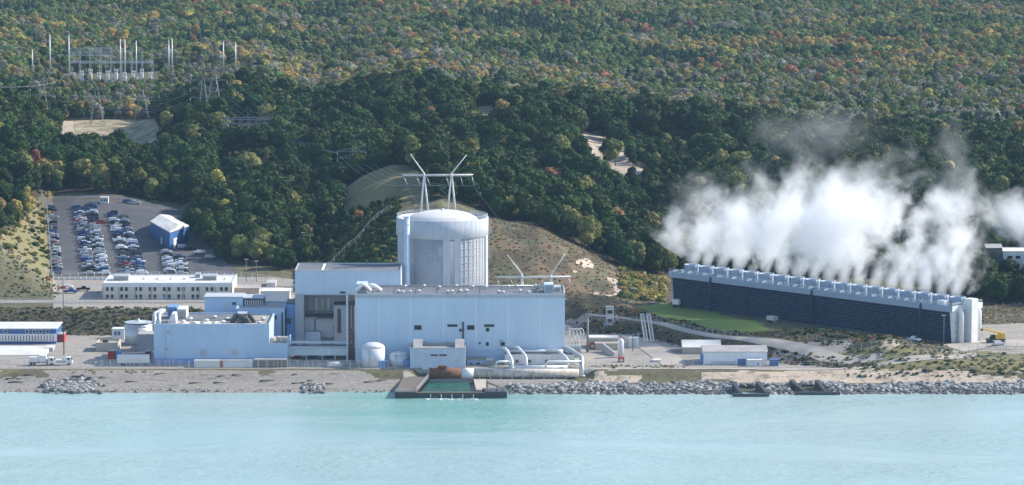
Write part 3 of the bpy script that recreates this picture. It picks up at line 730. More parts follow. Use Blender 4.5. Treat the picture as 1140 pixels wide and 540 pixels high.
a = airbox(t, X(606,1334), X(616,1334), 1332, 1339, z1+.1, z1+2.9, MT['upper'])
a = airbox(t, X(617,1336), X(624,1336), 1334, 1340, z1+.1, z1+1.8)
mb = MB(); mb.bend([(X(409,1335),1335,z1+2.2),(X(416,1335),1335,z1+2.2),(X(424,1335),1335,z1+.3)], .9, 10); mb.bend([(X(396,1329),1329,z1+1.2),(X(404,1329),1329,z1+3.8),(X(412,1331),1331,z1+1.0)], .7, 10); mb.build('roof_duct', MT['steelwhite'], t)
mb = MB(); mb.bend([(X(598,1342),1342,z1+.2),(X(598,1342),1342,z1+1.4),(X(607,1336),1336,z1+1.4)], .45, 8); mb.tube([(X(421,1347),1347,z1+.7),(X(600,1347),1347,z1+.7)], .22, 6); mb.build('roof_pipe', MT['steel'], t)
mb = MB(); rail(mb, [(x0+.6,D+.6,z1+.5),(x1-.6,D+.6,z1+.5)], 1.0, .035, 3); mb.build('railing', MT['steel'], t)
mb = MB()
for dx in (-.9, -1.9): mb.tube([(x0+dx,D+.8,z0),(x0+dx,D+.8,z1-1+dx*.6)], .38, 8)
mb.build('downpipe', MT['rust'], t)
mb = MB(); mb.box(x0-3.2, x0-2.6, D+.3, D+5, z0, z1-.5); mb.build('corner_pier', MT['upper'], t)
mb = MB(); mb.box(X(520,D), X(628.5,D), D-.12, D+.02, z0, Z(390,D)); mb.build('plinth', MT['aux'], t)

# ================================================================== reactor containment
cx, cy_ = X(492.5,1395), 1395.0; r1 = 17.15; zt = Z(241,1395); zb = 4.0; zr = Z(261,1395)
t = thing('containment_building', 'huge round grey concrete building with white shallow dome behind the long blue hall', 'reactor building', (cx, cy_, zb))
mb = MB(); mb.lathe((cx,cy_,0), [(16.75,zb),(16.75,zr+.2)], 96); mb.build('wall', MT['conc'], t)
mb = MB(); mb.lathe((cx,cy_,0), [(16.8,zr-.2),(r1,zr+.15),(r1,zt),(r1-.7,zt),(r1-.7,zt-2.0),(13.0,zt-2.0)], 96); rg = mb.build('ring_beam', MT['concring'], t)
part_origin(rg, t)
mb = MB()
for k in range(120): mb.tube([(cx+(r1-.35)*math.cos(k*PI/60), cy_+(r1-.35)*math.sin(k*PI/60), zt), (cx+(r1-.35)*math.cos(k*PI/60), cy_+(r1-.35)*math.sin(k*PI/60), zt+1.1)], .045, 4, 0, False)
for h in (.55, 1.1): mb.tube([(cx+(r1-.35)*math.cos(k*PI/48), cy_+(r1-.35)*math.sin(k*PI/48), zt+h) for k in range(97)], .045, 4, 0, False)
mb.build('railing', MT['steel'], rg)
mb = MB(); Rr = 13.6; hh = 4.4; prof = [(Rr*math.cos(a), zt-1.9+hh*math.sin(a)) for a in np.linspace(0, PI/2, 14)]
mb.lathe((cx,cy_,0), [(max(p[0], .01), p[1]) for p in prof], 72); dm = part_origin(mb.build('dome', MT['dome'], t), t)
mb = MB(); mb.lathe((cx,cy_,0), [(.6,zt+hh-2.0),(.6,zt+hh-1.4),(.02,zt+hh-1.2)], 12); mb.build('dome_vent', MT['steel'], dm)
mb = MB()
for k in range(72):
    a = 2*PI*k/72; mb.obox((cx+16.77*math.cos(a), cy_+16.76*math.sin(a), (zb+zr)/2), .04, .12, zr-zb-.2, a)
mb.build('panel_rib', MT['conc'], t)
mb = MB()
for k in range(48):
    a = 2*PI*k/48+.03; mb.obox((cx+17.16*math.cos(a), cy_+17.15*math.sin(a), (zt+zr)/2+.1), .03, .10, zt-zr-.5, a)
mb.build('seam_strip', MT['concring'], rg)
for uu, wd in ((448,5.0),(498,2.6),(510,2.4),(541.5,3.2)):
    s = max(-1, min(1, (X(uu,1395)-cx)/16.9)); a = -math.acos(s) if abs(s) < 1 else 0
    ca, sa = math.cos(a), math.sin(a); mb = MB(); h2 = wd/2
    pts = []
    for rr_, tt in ((16.3,-h2),(17.12,-h2),(17.12,h2),(16.3,h2)): pts.append((cx+rr_*ca-tt*sa, cy_+rr_*sa+tt*ca))
    mb.prism(pts, zb, zr+.3); mb.build('buttress', MT['concring'], t)
mb = MB()      # square grid of pale battens between the right-hand buttresses
a0, a1 = -math.acos((X(513,1395)-cx)/16.8), -math.acos((X(537.5,1395)-cx)/16.8)
for k in range(7):
    a = a0+(a1-a0)*k/6; mb.obox((cx+16.8*math.cos(a), cy_+16.8*math.sin(a), (zb+zr)/2), .12, .20, zr-zb, a)
for k in range(15):
    zz_ = zr-1.2-k*2.6
    if zz_ < zb: break
    mb.tube([(cx+16.8*math.cos(a0+(a1-a0)*q/12), cy_+16.8*math.sin(a0+(a1-a0)*q/12), zz_) for q in range(13)], .10, 4, 0, False)
mb.build('batten_grid', MT['concring'], t)
mb = MB()
for k in range(12): mb.lathe((cx,cy_,0), [(16.76,zr-3-k*3.0),(16.79,zr-3-k*3.0+.05),(16.76,zr-3-k*3.0+.1)], 96)
mb.build('pour_joint', MT['concring'], t)
mb = MB(); sx_, sy_ = X(453,1377), 1377.0; mb.tube([(sx_,sy_,zb),(sx_,sy_,zt+1.6)], 1.05, 14)
for k in range(9): mb.lathe((sx_,sy_,zb+9+k*4.3), [(1.05,0),(1.22,.02),(1.22,.3),(1.05,.32)], 14)
mb.lathe((sx_,sy_,zt+1.5), [(1.2,0),(1.2,.5),(.8,.5),(.8,.1)], 14); mb.build('vent_stack', MT['upper'], t)
mb = MB(); ladder(mb, X(458.5,1378.5), 1378.6, zb, zt); mb.tube([(X(456,1377),1377.5,zb),(X(456,1377),1377.5,zt-8)], .16, 6); mb.build('ladder', MT['steel'], t)

# ================================================================== tall auxiliary block left of the containment
D = 1358.0; x0, x1 = X(328,D), X(446,D); z1 = Z(302.5,D); y1 = D+22; zm = Z(327.5,D)
t = thing('auxiliary_block', 'tall ribbed blue block with a deep dark recess between the round building and the hall', 'industrial building', ((x0+x1)/2, D, 3.6))
mb = MB(); mb.box(x0, x1, D, y1, zm, z1); mb.build('upper_wall', MT['upper'], t)
mb = MB(); mb.box(x0, x0+3.2, D, y1, 3.6, zm); mb.box(x0+3.2, x1, D+8, y1, 3.6, zm); mb.build('lower_wall', MT['conc'], t)
mb = MB(); mb.box(x0+3.2, x0+15, D+7.4, D+8, Z(380,D), Z(356,D)); mb.build('panel_wall', MT['whitewall'], t)
mb = MB(); mb.box(x0+.4, x1-.4, D+.4, y1-.4, z1-.3, z1+.1, 0); parapet(mb, x0, x1, D, y1, z1, .5, .35, 1); mb.box(X(357,D), X(359.5,D), D+1, y1-1, z1+.1, z1+.35, 2); mb.build('roof', [MT['roofdark'], MT['steel'], MT['steelwhite']], t)
mb = MB(); mb.box(x0+3.2, X(396,D), D+.1, D+8.0, zm-.5, zm-.003, 0); mb.build('soffit_beam', MT['concring'], t)
mb = MB(); mb.box(x0+3.1, X(371,D), D+5.6, D+8.1, Z(356,D), Z(353.5,D), 0); rail(mb, [(x0+3.1,D+5.7,Z(353.5,D)),(X(371,D),D+5.7,Z(353.5,D))]); mb.build('gallery', MT['darksteel'], t)
mb = MB(); mb.box(X(371,D), X(395,D), D+1.2, D+8.1, 3.6, Z(341,D), 0); mb.box(X(370.6,D), X(395.4,D), D+1, D+8.2, Z(341,D), Z(339.5,D), 1); mb.box(X(375,D), X(379,D), D+1.1, D+1.3, Z(372,D), Z(345,D), 1)
mb.build('machinery_tower', [MT['conc'], MT['darksteel']], t)
mb = MB()
for k in range(3): mb.bend([(X(370,D),D+5,Z(378-k*5,D)),(X(393,D),D+.6,Z(378-k*5,D)),(X(393,D),D+.6,Z(386,D))], .35, 8)
mb.bend([(X(349,D),D+7.2,Z(380,D)),(X(349,D),D+7.2,Z(358,D)),(X(368,D),D+7.2,Z(358,D))], .2, 6); mb.build('pipework', MT['darksteel'], t)
window(t, 378, 384, 325, 327, D, MT['dark'])
mb = MB(); mb.box(x0+3.3, x0+9, D+3, D+7.39, 3.6, Z(372,D)); mb.build('blue_panel_room', MT['upper'], t)
mb = MB(); mb.box(X(352,D), X(369,D), D+2, D+5.5, Z(356.5,D), Z(354,D)); rail(mb, [(X(352,D),D+2.1,Z(354,D)),(X(369,D),D+2.1,Z(354,D))]); mb.build('platform', MT['darksteel'], t)
for k in range(4):
    mb = MB(); mb.box(X(342+k*7,D), X(345+k*7,D), D+7.5, D+8.05, Z(349,D), Z(335,D)); mb.build('wall_panel', MT['concring'] if k % 2 else MT['tan'], t)
mb = MB(); mb.box(X(318,D), x0-.01, D+2, D+14, 3.6, Z(340,D)); mb.build('side_annex', MT['midblue'], t)
mb = MB(); mb.box(X(317.5,D), x0-.02, D+1.7, D+14, Z(340,D), Z(339,D)+.1); mb.box(X(318,D)-.2, X(323,D), D+1.8, D+2.0, Z(362,D), Z(356,D)); mb.build('annex_roof', MT['darksteel'], t)

# ================================================================== elevated covered walkway in front of it
D = 1331.0; t = thing('covered_walkway', 'long white elevated walkway running level between the two blue buildings', 'walkway', (X(358,D), D, 3.8))
mb = MB(); mb.box(X(319,D), X(402,D), D, D+3.6, Z(397,D), Z(389.5,D)); mb.build('enclosure', MT['whitewall'], t)
mb = MB(); mb.box(X(318.6,D), X(402,D), D-.25, D+3.9, Z(389.5,D), Z(388.4,D)); mb.build('roof', MT['roofwhite'], t)
for u in (322,340,358,372,386): 
    mb = MB(); mb.box(X(u,D)-.25, X(u,D)+.25, D+1, D+1.5, 3.6, Z(397,D)); mb.build('support_post', MT['steel'], t)
D = 1337.0; t = thing('pipe_gantry', 'open steel pipe gantry with handrail above and behind the white walkway', 'pipe rack', (X(352,D), D, 3.8))
for u in (318,333,348,364,380,394):
    mb = MB(); mb.box(X(u,D)-.2, X(u,D)+.2, D, D+.4, 3.6, Z(383.5,D)); mb.box(X(u,D)-.2, X(u,D)+.2, D+3, D+3.4, 3.6, Z(383.5,D)); mb.build('post', MT['steel'], t)
mb = MB(); mb.box(X(317,D), X(395,D), D-.1, D+3.5, Z(383.5,D), Z(382.3,D)); mb.build('deck', MT['steelwhite'], t)
mb = MB(); rail(mb, [(X(317,D),D,Z(382.3,D)),(X(395,D),D,Z(382.3,D))]); mb.build('railing', MT['steel'], t)
for k in range(3):
    mb = MB(); mb.tube([(X(318,D),D+1+k*.8,Z(386+k*.7,D)),(X(394,D),D+1+k*.8,Z(386+k*.7,D))], .28, 8); mb.build('pipe', (MT['steel'],MT['darksteel'],MT['midblue'])[k], t)

# ================================================================== large blue service building on the left
D = 1322.0; x0, x1, x2 = X(170,D), X(299,D), X(319,D); z1 = Z(364,D); zs = Z(385,D); y1 = D+30; z0 = 3.6
t = thing('service_building', 'large plain pale blue building with flat cluttered roof and lower step at its right end', 'industrial building', ((x0+x1)/2, D, z0))
mb = MB(); mb.box(x0, x1, D, y1, z0, z1); mb.box(x1, x2, D+.01, y1-8, z0, zs); mb.build('wall', MT['aux'], t)
mb = MB(); mb.box(x0+.4, x1-.4, D+.4, y1-.4, z1-.2, z1+.08, 0); parapet(mb, x0, x1, D, y1, z1, .8, .4, 1); mb.box(X(186,D), X(268,D), D+14, y1-.8, z1+.05, z1+.35, 2)
mb.box(x1+.41, x2-.3, D+.4, y1-8.4, zs, zs+.08, 0); mb.box(x1, x2+.05, D-.05, D+.3, zs, zs+.6, 1); mb.box(x2-.3, x2+.05, D+.3, y1-8, zs, zs+.6, 1)
mb.build('roof', [MT['rooftan'], MT['aux'], MT['roofdark']], t)
mb = MB(); mb.box(x0-.04, x2+.04, D-.14, D+.02, z0, z0+2.2); mb.build('plinth', MT['midblue'], t)
for (a, b_, c, d) in ((221,229,390,397),(256,264,390,397),(185,188,369,373),(182,186,388,391)):
    mb = MB(); xa, xb, za, zb_ = X(a,D), X(b_,D), Z(d,D), Z(c,D)
    for k in range(7): mb.box(xa, xb, D-.05-.06*(k % 2), D+.02, za+(zb_-za)*k/7, za+(zb_-za)*(k+.8)/7)
    mb.build('louvre_vent', MT['concring'], t)
door(t, 300, 309, 401, 407, D, MT['deepblue'], 'roller_door')
mb = MB(); mb.box(X(183,D)-.1, X(183,D)+.1, D-.2, D, z0+2.2, z1); mb.build('downpipe', MT['concring'], t)
a = airbox(t, X(187,1345), X(197,1345), 1341, 1348, z1+.1, z1+4.2, MT['midblue'])
a = airbox(t, X(198,1345), X(208,1345), 1340, 1349, z1+.1, z1+3.6, MT['white'])
a = airbox(t, X(264,1338), X(274,1338), 1335, 1341, z1+.1, z1+2.6, MT['steel'])
mb = MB()
for k in range(2): mb.bend([(X(171+k*5,1326),1326,z1+.4),(X(171+k*5,1332),1332,z1+3.0),(X(180+k*3,1342),1342,z1+3.0)], .8, 8)
mb.build('roof_duct', MT['steel'], t)
mb = MB(); mb.bend([(X(258,1330),1330,z1+.3),(X(262,1333),1333,z1+2.6),(X(276,1329),1329,z1+1.0)], .9, 8); mb.bend([(X(270,1330),1330,z1+.3),(X(276,1336),1336,z1+2.4),(X(282,1330),1330,z1+.6)], .8, 8); mb.build('exhaust_duct', MT['darksteel'], t)
mb = MB(); mb.yprism([(X(186,1332),z1+.1),(X(196,1332),z1+.1),(X(195,1332),z1+3.4),(X(191,1332),z1+3.4)], 1329, 1336); mb.build('intake_hood', MT['white'], t)
for u, d in ((203,1327),(211,1335),(216,1326),(229,1331),(238,1340),(247,1328),(252,1337),(288,1327),(292,1336)): vent_on(t, X(u,d), d, z1+.08, 1.3, 1.2+.2*(u % 3))
for k in range(4):
    mb = MB(); mb.box(X(200,1325)+k*4, X(200,1325)+k*4+2.4, 1325, 1331, z1+.08, z1+.5); mb.build('skylight', MT['roofwhite'], t)
mb = MB(); rail(mb, [(x1+.6,D+1,zs+.6),(x2-.4,D+1,zs+.6),(x2-.4,D+12,zs+.6)]); mb.build('railing', MT['steel'], t)
for u, d in ((303,1326),(309,1329),(314,1326)):
    mb = MB(); mb.lathe((X(u,d),d,zs), [(1.0,0),(1.0,1.6),(.6,2.1),(.02,2.2)], 12); mb.build('exhaust_fan', MT['tan'], t)
# rear wing with windows
D = 1356.0; x0, x1 = X(262,D), X(316,D); z1 = Z(345.5,D)
t = thing('rear_wing', 'blue wing with a row of dark windows behind the large flat-roofed blue building', 'industrial building', ((x0+x1)/2, D, 3.6))
mb = MB(); mb.box(x0, x1, D, D+20, 3.6, z1); mb.build('wall', MT['aux'], t)
mb = MB(); mb.box(x0+.4, x1-.4, D+.4, D+19.6, z1-.2, z1+.1, 0); parapet(mb, x0, x1, D, D+20, z1, .5, .35, 1); mb.build('roof', [MT['roofgrey'], MT['aux']], t)
for u in (284,291,297,303): window(t, u, u+4.5, 352, 356.5, D)
for u in (270,277): window(t, u, u+4.5, 352, 356.5, D)
mb = MB(); mb.box(X(313,D), X(313,D)+.5, D-.5, D-.02, 3.6, z1-1); mb.build('downpipe', MT['darksteel'], t)
D = 1366.0; x0, x1 = X(227,D), X(270,D); z0 = 11.5; z1 = Z(332,D)
t = thing('rooftop_cabin', 'long light blue flat box building rising behind the cluttered roof', 'building', ((x0+x1)/2, D, z0))
mb = MB(); mb.box(x0, x1, D, D+11, z0-8, z1); mb.build('wall', MT['aux'], t)
mb = MB(); mb.box(x0-.2, x1+.2, D-.2, D+11.2, z1, z1+.4); mb.build('roof', MT['concring'], t)
door(t, 250, 253, 337, 346, D, MT['steel']); window(t, 258, 262, 337, 340, D)
x0, x1 = X(271,D), X(293,D); z1 = Z(333,D)
t = thing('switchgear_room', 'dark grey louvred box beside the long light blue box building', 'equipment building', ((x0+x1)/2, D, z0))
mb = MB(); mb.box(x0, x1, D+.2, D+10, z0-8, z1); mb.build('wall', MT['darksteel'], t)
mb = MB()
for k in range(9): mb.box(x0+.3+k*.78, x0+.7+k*.78, D+.05, D+.25, z0, z1-.6)
mb.build('louvre', MT['steel'], t)
mb = MB(); mb.box(x0-.1, x1+.1, D, D+10.2, z1, z1+.35); mb.build('roof', MT['concring'], t)

# ================================================================== office building on the terrace
D = 1437.0; x0, x1 = X(114,D), X(258,D); z0 = 11.2; z1 = Z(316.5,D); y1 = D+26
t = thing('office_building', 'long two-storey white office block with rows of dark windows before the car park', 'office building', ((x0+x1)/2, D, z0))
mb = MB(); mb.box(x0, x1, D, y1, z0, z1); mb.build('wall', MT['cream'], t)
mb = MB(); mb.box(x0+.3, x1-.3, D+.3, y1-.3, z1-.1, z1+.12, 0); parapet(mb, x0, x1, D, y1, z1, .45, .4, 1); mb.box(x0-.15, x1+.15, D-.18, D-.061, z1-1.2, z1+.3, 1); mb.build('roof', [MT['roofwhite'], MT['white']], t)
for k in range(9):
    uc = 121.5+k*15.9
    for yy in (319.8, 328.3):
        for dx in (-4.2, 1.2): 
            if uc+dx+3 < 257: window(t, uc+dx, uc+dx+3.0, yy, yy+4.6, D)
for k in range(9):
    xx_ = X(113.6+k*18,D); mb = MB(); mb.box(xx_-.2, xx_+.2, D-.25, D, z0, z1-1.2); mb.build('pilaster', MT['tan'], t)
airbox(t, X(126,1447), X(143,1447), 1446, 1452, z1+.1, z1+2.0); airbox(t, X(225,1448), X(241,1448), 1447, 1453, z1+.1, z1+1.9); airbox(t, X(217,1456), X(223,1456), 1455, 1459, z1+.1, z1+1.6)
for u in (160,175,190,205,250): vent_on(t, X(u,1450), 1450, z1+.1, .8, .9)
door(t, 181, 184, 329, 336.5, D, MT['midblue'])

# ================================================================== left edge: two-storey blue store and sheds
D = 1372.0; x0, x1 = X(-46,D), X(61,D); z0 = 3.7; z1 = Z(366.3,D)
t = thing('blue_store_building', 'two-storey blue building with white roof and a striped band at the left edge', 'building', ((x0+x1)/2, D, z0))
mb = MB(); mb.box(x0, x1, D, D+17, z0, z1); mb.build('wall', MT['deepblue'], t)
mb = MB(); mb.xprism([(D-.5,z1),(D+8.5,z1+1.0),(D+17.4,z1),(D+17.4,z1-.3),(D-.5,z1-.3)], x0-.4, x1+.4); mb.build('roof', MT['roofwhite'], t)
mb = MB(); mb.box(x0-.02, x1+.02, D-.5, D-.02, Z(381,D), Z(372.6,D), 0)
u = -45
while u < 60:
    mb.box(X(u,D), X(u+.9,D), D-.56, D-.49, Z(380.6,D), Z(374,D), 1); u += 3.3
mb.build('striped_band', [MT['white'], MT['rust']], t)
for u in (3,27,35,42,50): window(t, u, u+3.2, 368.4, 371.4, D)
D = 1342.0; x0, x1 = X(-40,D), X(48,D); z1 = Z(398,D)
t = thing('white_roof_shed', 'low long blue shed with wide bright white roof at the left edge', 'shed', ((x0+x1)/2, D, z0))
mb = MB(); mb.box(x0, x1, D, D+26, z0, z1); mb.build('wall', MT['aux'], t)
mb = MB(); mb.xprism([(D-.4,z1),(D+13,z1+2.0),(D+26.4,z1),(D+26.4,z1-.25),(D-.4,z1-.25)], x0-.4, x1+.4); mb.build('roof', MT['roofwhite'], t)
door(t, -12, 11, 399.5, 407, D, MT['deepblue'], 'roller_door'); door(t, 14, 22, 400.5, 404, D, MT['steel'], 'panel'); window(t, 36, 39, 400, 402.5, D)
D = 1352.0; t = thing('site_cabin', 'small grey-blue cabin with pale roof against the end of the white-roofed shed', 'cabin', (X(53,D), D, z0))
mb = MB(); mb.box(X(48.3,D), X(57,D), D, D+6, z0, Z(389,D)); mb.build('wall', MT['conc'], t)
mb = MB(); mb.box(X(48,D), X(57.4,D), D-.2, D+6.2, Z(389,D), Z(388,D)); mb.build('roof', MT['roofwhite'], t); door(t, 50, 52.5, 391, 397.5, D, MT['midblue'])
D = 1376.0; t = thing('red_container', 'bright red storage container beside the striped blue building', 'container', (X(66,D), D, z0))
mb = MB(); mb.box(X(61.8,D), X(70,D), D, D+6, z0, z0+3.1)
for k in range(9): mb.box(X(61.8,D)+.1+k*.3, X(61.8,D)+.25+k*.3, D-.06, D, z0+.2, z0+2.9)
mb.build('body', MT['red'], t)
mb = MB(); mb.box(X(61.5,D), X(70.2,D), D-.1, D+6.1, z0+3.1, z0+3.3); mb.build('roof', MT['roofgrey'], t)

# ================================================================== silver tank and its neighbours
D = 1372.0; cx = X(153,D); t = thing('silver_tank', 'large silver round storage tank with low conical roof beside the blue building', 'storage tank', (cx, D, 3.7))
zt = Z(363,D); mb = MB(); mb.lathe((cx,D,0), [(5.1,3.6),(5.1,zt)], 40); mb.build('shell', MT['silver'], t)
mb = MB(); mb.lathe((cx,D,0), [(5.2,zt-.1),(5.2,zt+.15),(4.0,zt+.9),(1.8,zt+1.6),(.5,zt+1.75),(.5,zt+2.4),(.02,zt+2.5)], 40); mb.build('roof', MT['silver'], t)
mb = MB()
for k in range(4): mb.lathe((cx,D,0), [(5.1,4.8+k*2.4),(5.17,4.85+k*2.4),(5.1,4.9+k*2.4)], 40)
ladder(mb, cx+.2, D-5.1, 3.7, zt); mb.build('weld_band', MT['steel'], t)
D = 1352.0; t = thing('grey_pump_room', 'plain grey box building between the silver tank and the large blue building', 'building', (X(161,D), D, 3.7))
mb = MB(); mb.box(X(152,D), X(170.2,D), D, D+9, 3.6, Z(373.5,D)); mb.build('wall', MT['conc'], t)
mb = MB(); mb.box(X(151.6,D), X(170.2,D), D-.15, D+9.1, Z(373.5,D), Z(373,D)); mb.build('roof', MT['roofgrey'], t)
D = 1384.0; t = thing('white_hut', 'small white hut with blue windows left of the silver tank', 'hut', (X(129,D), D, 3.9))
mb = MB(); mb.box(X(123.5,D), X(137,D), D, D+5, 3.7, Z(368,D)); mb.build('wall', MT['white'], t)
mb = MB(); mb.box(X(123,D), X(137.5,D), D-.2, D+5.2, Z(368,D), Z(367,D)); mb.build('roof', MT['roofwhite'], t)
for u in (126,130): window(t, u, u+2.6, 369.8, 374, D, MT['deepblue'])
D = 1352.0; t = thing('concrete_basin', 'low open pale concrete basin in the gravel yard left of the silver tank', 'basin', (X(118,D), D, 3.8))
xa, xb = X(105,D), X(130,D); mb = MB(); mb.box(xa, xb, D, D+.4, 3.7, 7.2); mb.box(xa, xb, D+10, D+10.4, 3.7, 7.2); mb.box(xa, xa+.4, D+.4, D+10, 3.7, 7.2); mb.box(xb-.4, xb, D+.4, D+10, 3.7, 7.2); mb.build('wall', MT['tan'], t)
mb = MB(); mb.box(xa+.4, xb-.4, D+.4, D+10, 3.7, 6.6); mb.build('sludge', MT['rooftan'], t)
mb = MB(); mb.box(X(112,D), X(118,D), D+2, D+4, 6.6, 7.9); mb.build('gear_box', MT['darksteel'], t)
for nm, lb, u0, u1, D, h, mt in (('storage_container','dark red storage container behind the long white trailer',118.5,126,1330,3.6,'red'),('storage_container','short blue-grey container right of the dark red one behind the trailer',126.6,133,1331,3.4,'midblue'),('storage_container','rusty brown upright container at the corner of the large blue building',160.5,165.5,1325,4.2,'rust'),('storage_container','low grey container by the yard fence under the large blue building',215,243,1313,2.6,'steelwhite'),('storage_container','low long white container by the yard fence right of the first white one',247,280,1313,2.6,'whitewall'),('timber_store','low brown flat-roofed timber store by the fence at the foot of the blue building',282,318,1313,3.0,'timber'),('storage_container','deep blue container standing under the white elevated walkway',342,352,1336,3.4,'deepblue'),('storage_container','deep blue double container under the right half of the elevated walkway',362,371,1336,3.6,'deepblue'),('storage_container','rusty red container under the left end of the elevated walkway',326,334,1335,2.8,'red'),('storage_container','small red container between the two low white ones by the fence',243.6,246.6,1313,2.6,'red')):
    w_ = 2.6 if h < 3.5 else 5; x0, x1 = X(u0,D), X(u1,D); t = thing(nm, lb, 'container' if 'container' in nm else 'store', ((x0+x1)/2, D, 3.8))
    mb = MB(); mb.box(x0, x1, D, D+w_, 3.7, 3.7+h)
    n = int((x1-x0)/.5)
    for k in range(n): mb.box(x0+.1+k*.5, x0+.32+k*.5, D-.06, D, 3.9, 3.5+h)
    mb.build('body', MT[mt], t); mb = MB(); mb.box(x0-.08, x1+.08, D-.1, D+w_+.08, 3.7+h, 3.85+h); mb.build('roof', MT['roofgrey'] if mt != 'steelwhite' else MT['roofwhite'], t)

# ================================================================== white tanks by the intake
for (uc, ru, yt, ys, D, lb) in ((415,13,382,387.3,1316,'tall white cylindrical tank with domed top in front of the blue hall'),(443.5,10.5,392.5,395.5,1318,'shorter white tank between the tall white tank and the blue pump house')):
    cx = X(uc,D); r_ = ru*D/FK; zs_ = Z(ys,D); zt = Z(yt,D); t = thing('white_tank', lb, 'storage tank', (cx, D, 3.7))
    mb = MB(); mb.lathe((cx,D,0), [(r_,3.6),(r_,zs_)], 40); mb.build('shell', MT['tank'], t)
    mb = MB(); mb.lathe((cx,D,0), [(r_+.06,zs_-.05),(r_*.85,zs_+(zt-zs_)*.45),(r_*.5,zs_+(zt-zs_)*.85),(.02,zt)], 40); mb.build('roof', MT['tank'], t)
    mb = MB(); ladder(mb, cx-r_*.3, D-r_*.96, 3.7, zs_+.6); mb.build('ladder', MT['steel'], t)
    mb = MB(); mb.box(cx+r_*.55, cx+r_*1.1, D-r_*.9, D-r_*.2, 3.7, 6.4); mb.build('valve_box', MT['midblue'], t)
# pump house
D = 1312.0; x0, x1 = X(456,D), X(518,D); z0 = 3.4; z1 = Z(389.5,D); y1 = D+13
t = thing('pump_house', 'small square blue pump house with two roof hatches right at the intake', 'pump house', ((x0+x1)/2, D, z0))
mb = MB(); mb.box(x0, x1, D, y1, z0, z1); mb.build('wall', MT['upper'], t)
mb = MB(); mb.box(x0+.3, x1-.3, D+.3, y1-.3, z1-.1, z1+.1, 0); parapet(mb, x0, x1, D, y1, z1, .35, .3, 1); mb.build('roof', [MT['rooftan'], MT['steel']], t)
for u in (460,507):
    mb = MB(); mb.xprism([(D+.6,z1+.3),(D+6.0,z1+2.6),(D+6.6,z1+2.6),(D+6.6,z1+.1),(D+.6,z1+.1)], X(u,D)-.2, X(u,D)+3.0); mb.build('roof_hatch', MT['roofgrey'], t)
window(t, 479, 487, 395.8, 397.4, D, MT['dark']); window(t, 489, 497, 395.8, 397.4, D, MT['dark'])
mb = MB(); mb.box(X(470,D), X(506,D), D-1.2, D-.01, z0, Z(409.5,D)); mb.build('plinth', MT['whitewall'], t)
mb = MB(); mb.box(X(507,D), X(510,D), D-.2, D, Z(405,D), Z(401,D)); mb.build('junction_box', MT['steel'], t)

# ================================================================== intake basin
def dock(name, lb, pts, zt, mat, posts=True):
    cxm = sum(p[0] for p in pts)/len(pts); cym = sum(p[1] for p in pts)/len(pts); t = thing(name, lb, 'dock', (cxm, cym, 0))
    mb = MB(); mb.prism(pts, -2, zt-.35); mb.build('sheet_piling', MT['darksteel'], t)
    big_ = [((p[0]-cxm)*1.02+cxm, (p[1]-cym)*1.02+cym) for p in pts]; mb = MB(); mb.prism(big_, zt-.35, zt); mb.build('deck', mat, t)
    mb = MB()
    for a, b_ in zip(pts, pts[1:]+pts[:1]):
        L = math.dist(a, b_); n = int(L/1.3)
        for k in range(n):
            q = k/n; mb.box(a[0]+(b_[0]-a[0])*q-.14, a[0]+(b_[0]-a[0])*q+.14, a[1]+(b_[1]-a[1])*q-.14, a[1]+(b_[1]-a[1])*q+.14, -2, zt-.36)
    mb.build('pile', MT['darksteel'], t)['kind'] = 'stuff'
    mb = MB(); rail(mb, [(p[0],p[1],zt) for p in pts[:3]], 1.1, .05, 2); mb.build('railing', MT['steel'], t); return t
d1 = dock('intake_dock', 'timber decked dock on dark piles at the left side of the intake pool', [XY(439.5,1269), XY(463,1269), XY(477,1303), XY(449,1303)], 2.3, MT['timber'])
d2 = dock('intake_dock', 'dark steel dock with sloping rail at the right side of the intake pool', [XY(541,1269), XY(564,1269), XY(560,1277), XY(537,1277)], 2.2, MT['darksteel'])
t = d2; mb = MB(); mb.tube([(X(542,1271),1271,5.2),(X(562,1272),1272,2.7)], .22, 6); mb.tube([(X(542,1271),1271,2.2),(X(542,1271),1271,5.2)], .2, 6); mb.tube([(X(553,1271),1271,2.2),(X(553,1271),1271,3.9)], .2, 6); mb.build('sloping_rail', MT['darksteel'], t)
t = thing('intake_weir', 'low dark steel weir with a row of small white outfalls across the intake pool', 'weir', (X(502,1270), 1270, 0))
mb = MB(); mb.box(X(463.4,1270), X(540.6,1270), 1269.5, 1271, -2, 1.6); mb.build('wall', MT['darksteel'], t)
mb = MB(); mb.box(X(463.4,1270), X(540.6,1270), 1269.3, 1271.3, 1.6, 1.85); rail(mb, [(X(464,1270),1270.3,1.85),(X(540,1270),1270.3,1.85)]); mb.build('walkway', MT['timber'], t)
for u in (479,491,503,515,527):
    mb = MB(); mb.box(X(u,1269)-.16, X(u,1269)+.16, 1269.05, 1269.28, -.2, 1.3); mb.build('outfall', MT['white'], t)
mb = MB()
for u in (479,491,503,515,527):
    for k in range(7): mb.obox((X(u,1268)+random.uniform(-1.6,1.6), 1268.2-random.uniform(0,3.5), .02), random.uniform(.5,1.6), random.uniform(.3,.8), .1, random.uniform(0,3))
mb.build('foam', MT['white'], t)['kind'] = 'stuff'
mb = MB(); mb.add([(X(464,1272),1272,.35),(X(541,1272),1272,.35),(X(528,1302),1302,.35),(X(474,1302),1302,.35)], [(0,1,2,3)])
m, nt, b = newmat('pool_water'); nt.links.new(mixc(nt, ramp(nt, noise(nt, .3, 4), .35, .7), (.02,.085,.07), (.05,.15,.13)), b.inputs['Base Color']); b.inputs['Roughness'].default_value = .35; b.inputs['Specular IOR Level'].default_value = .08
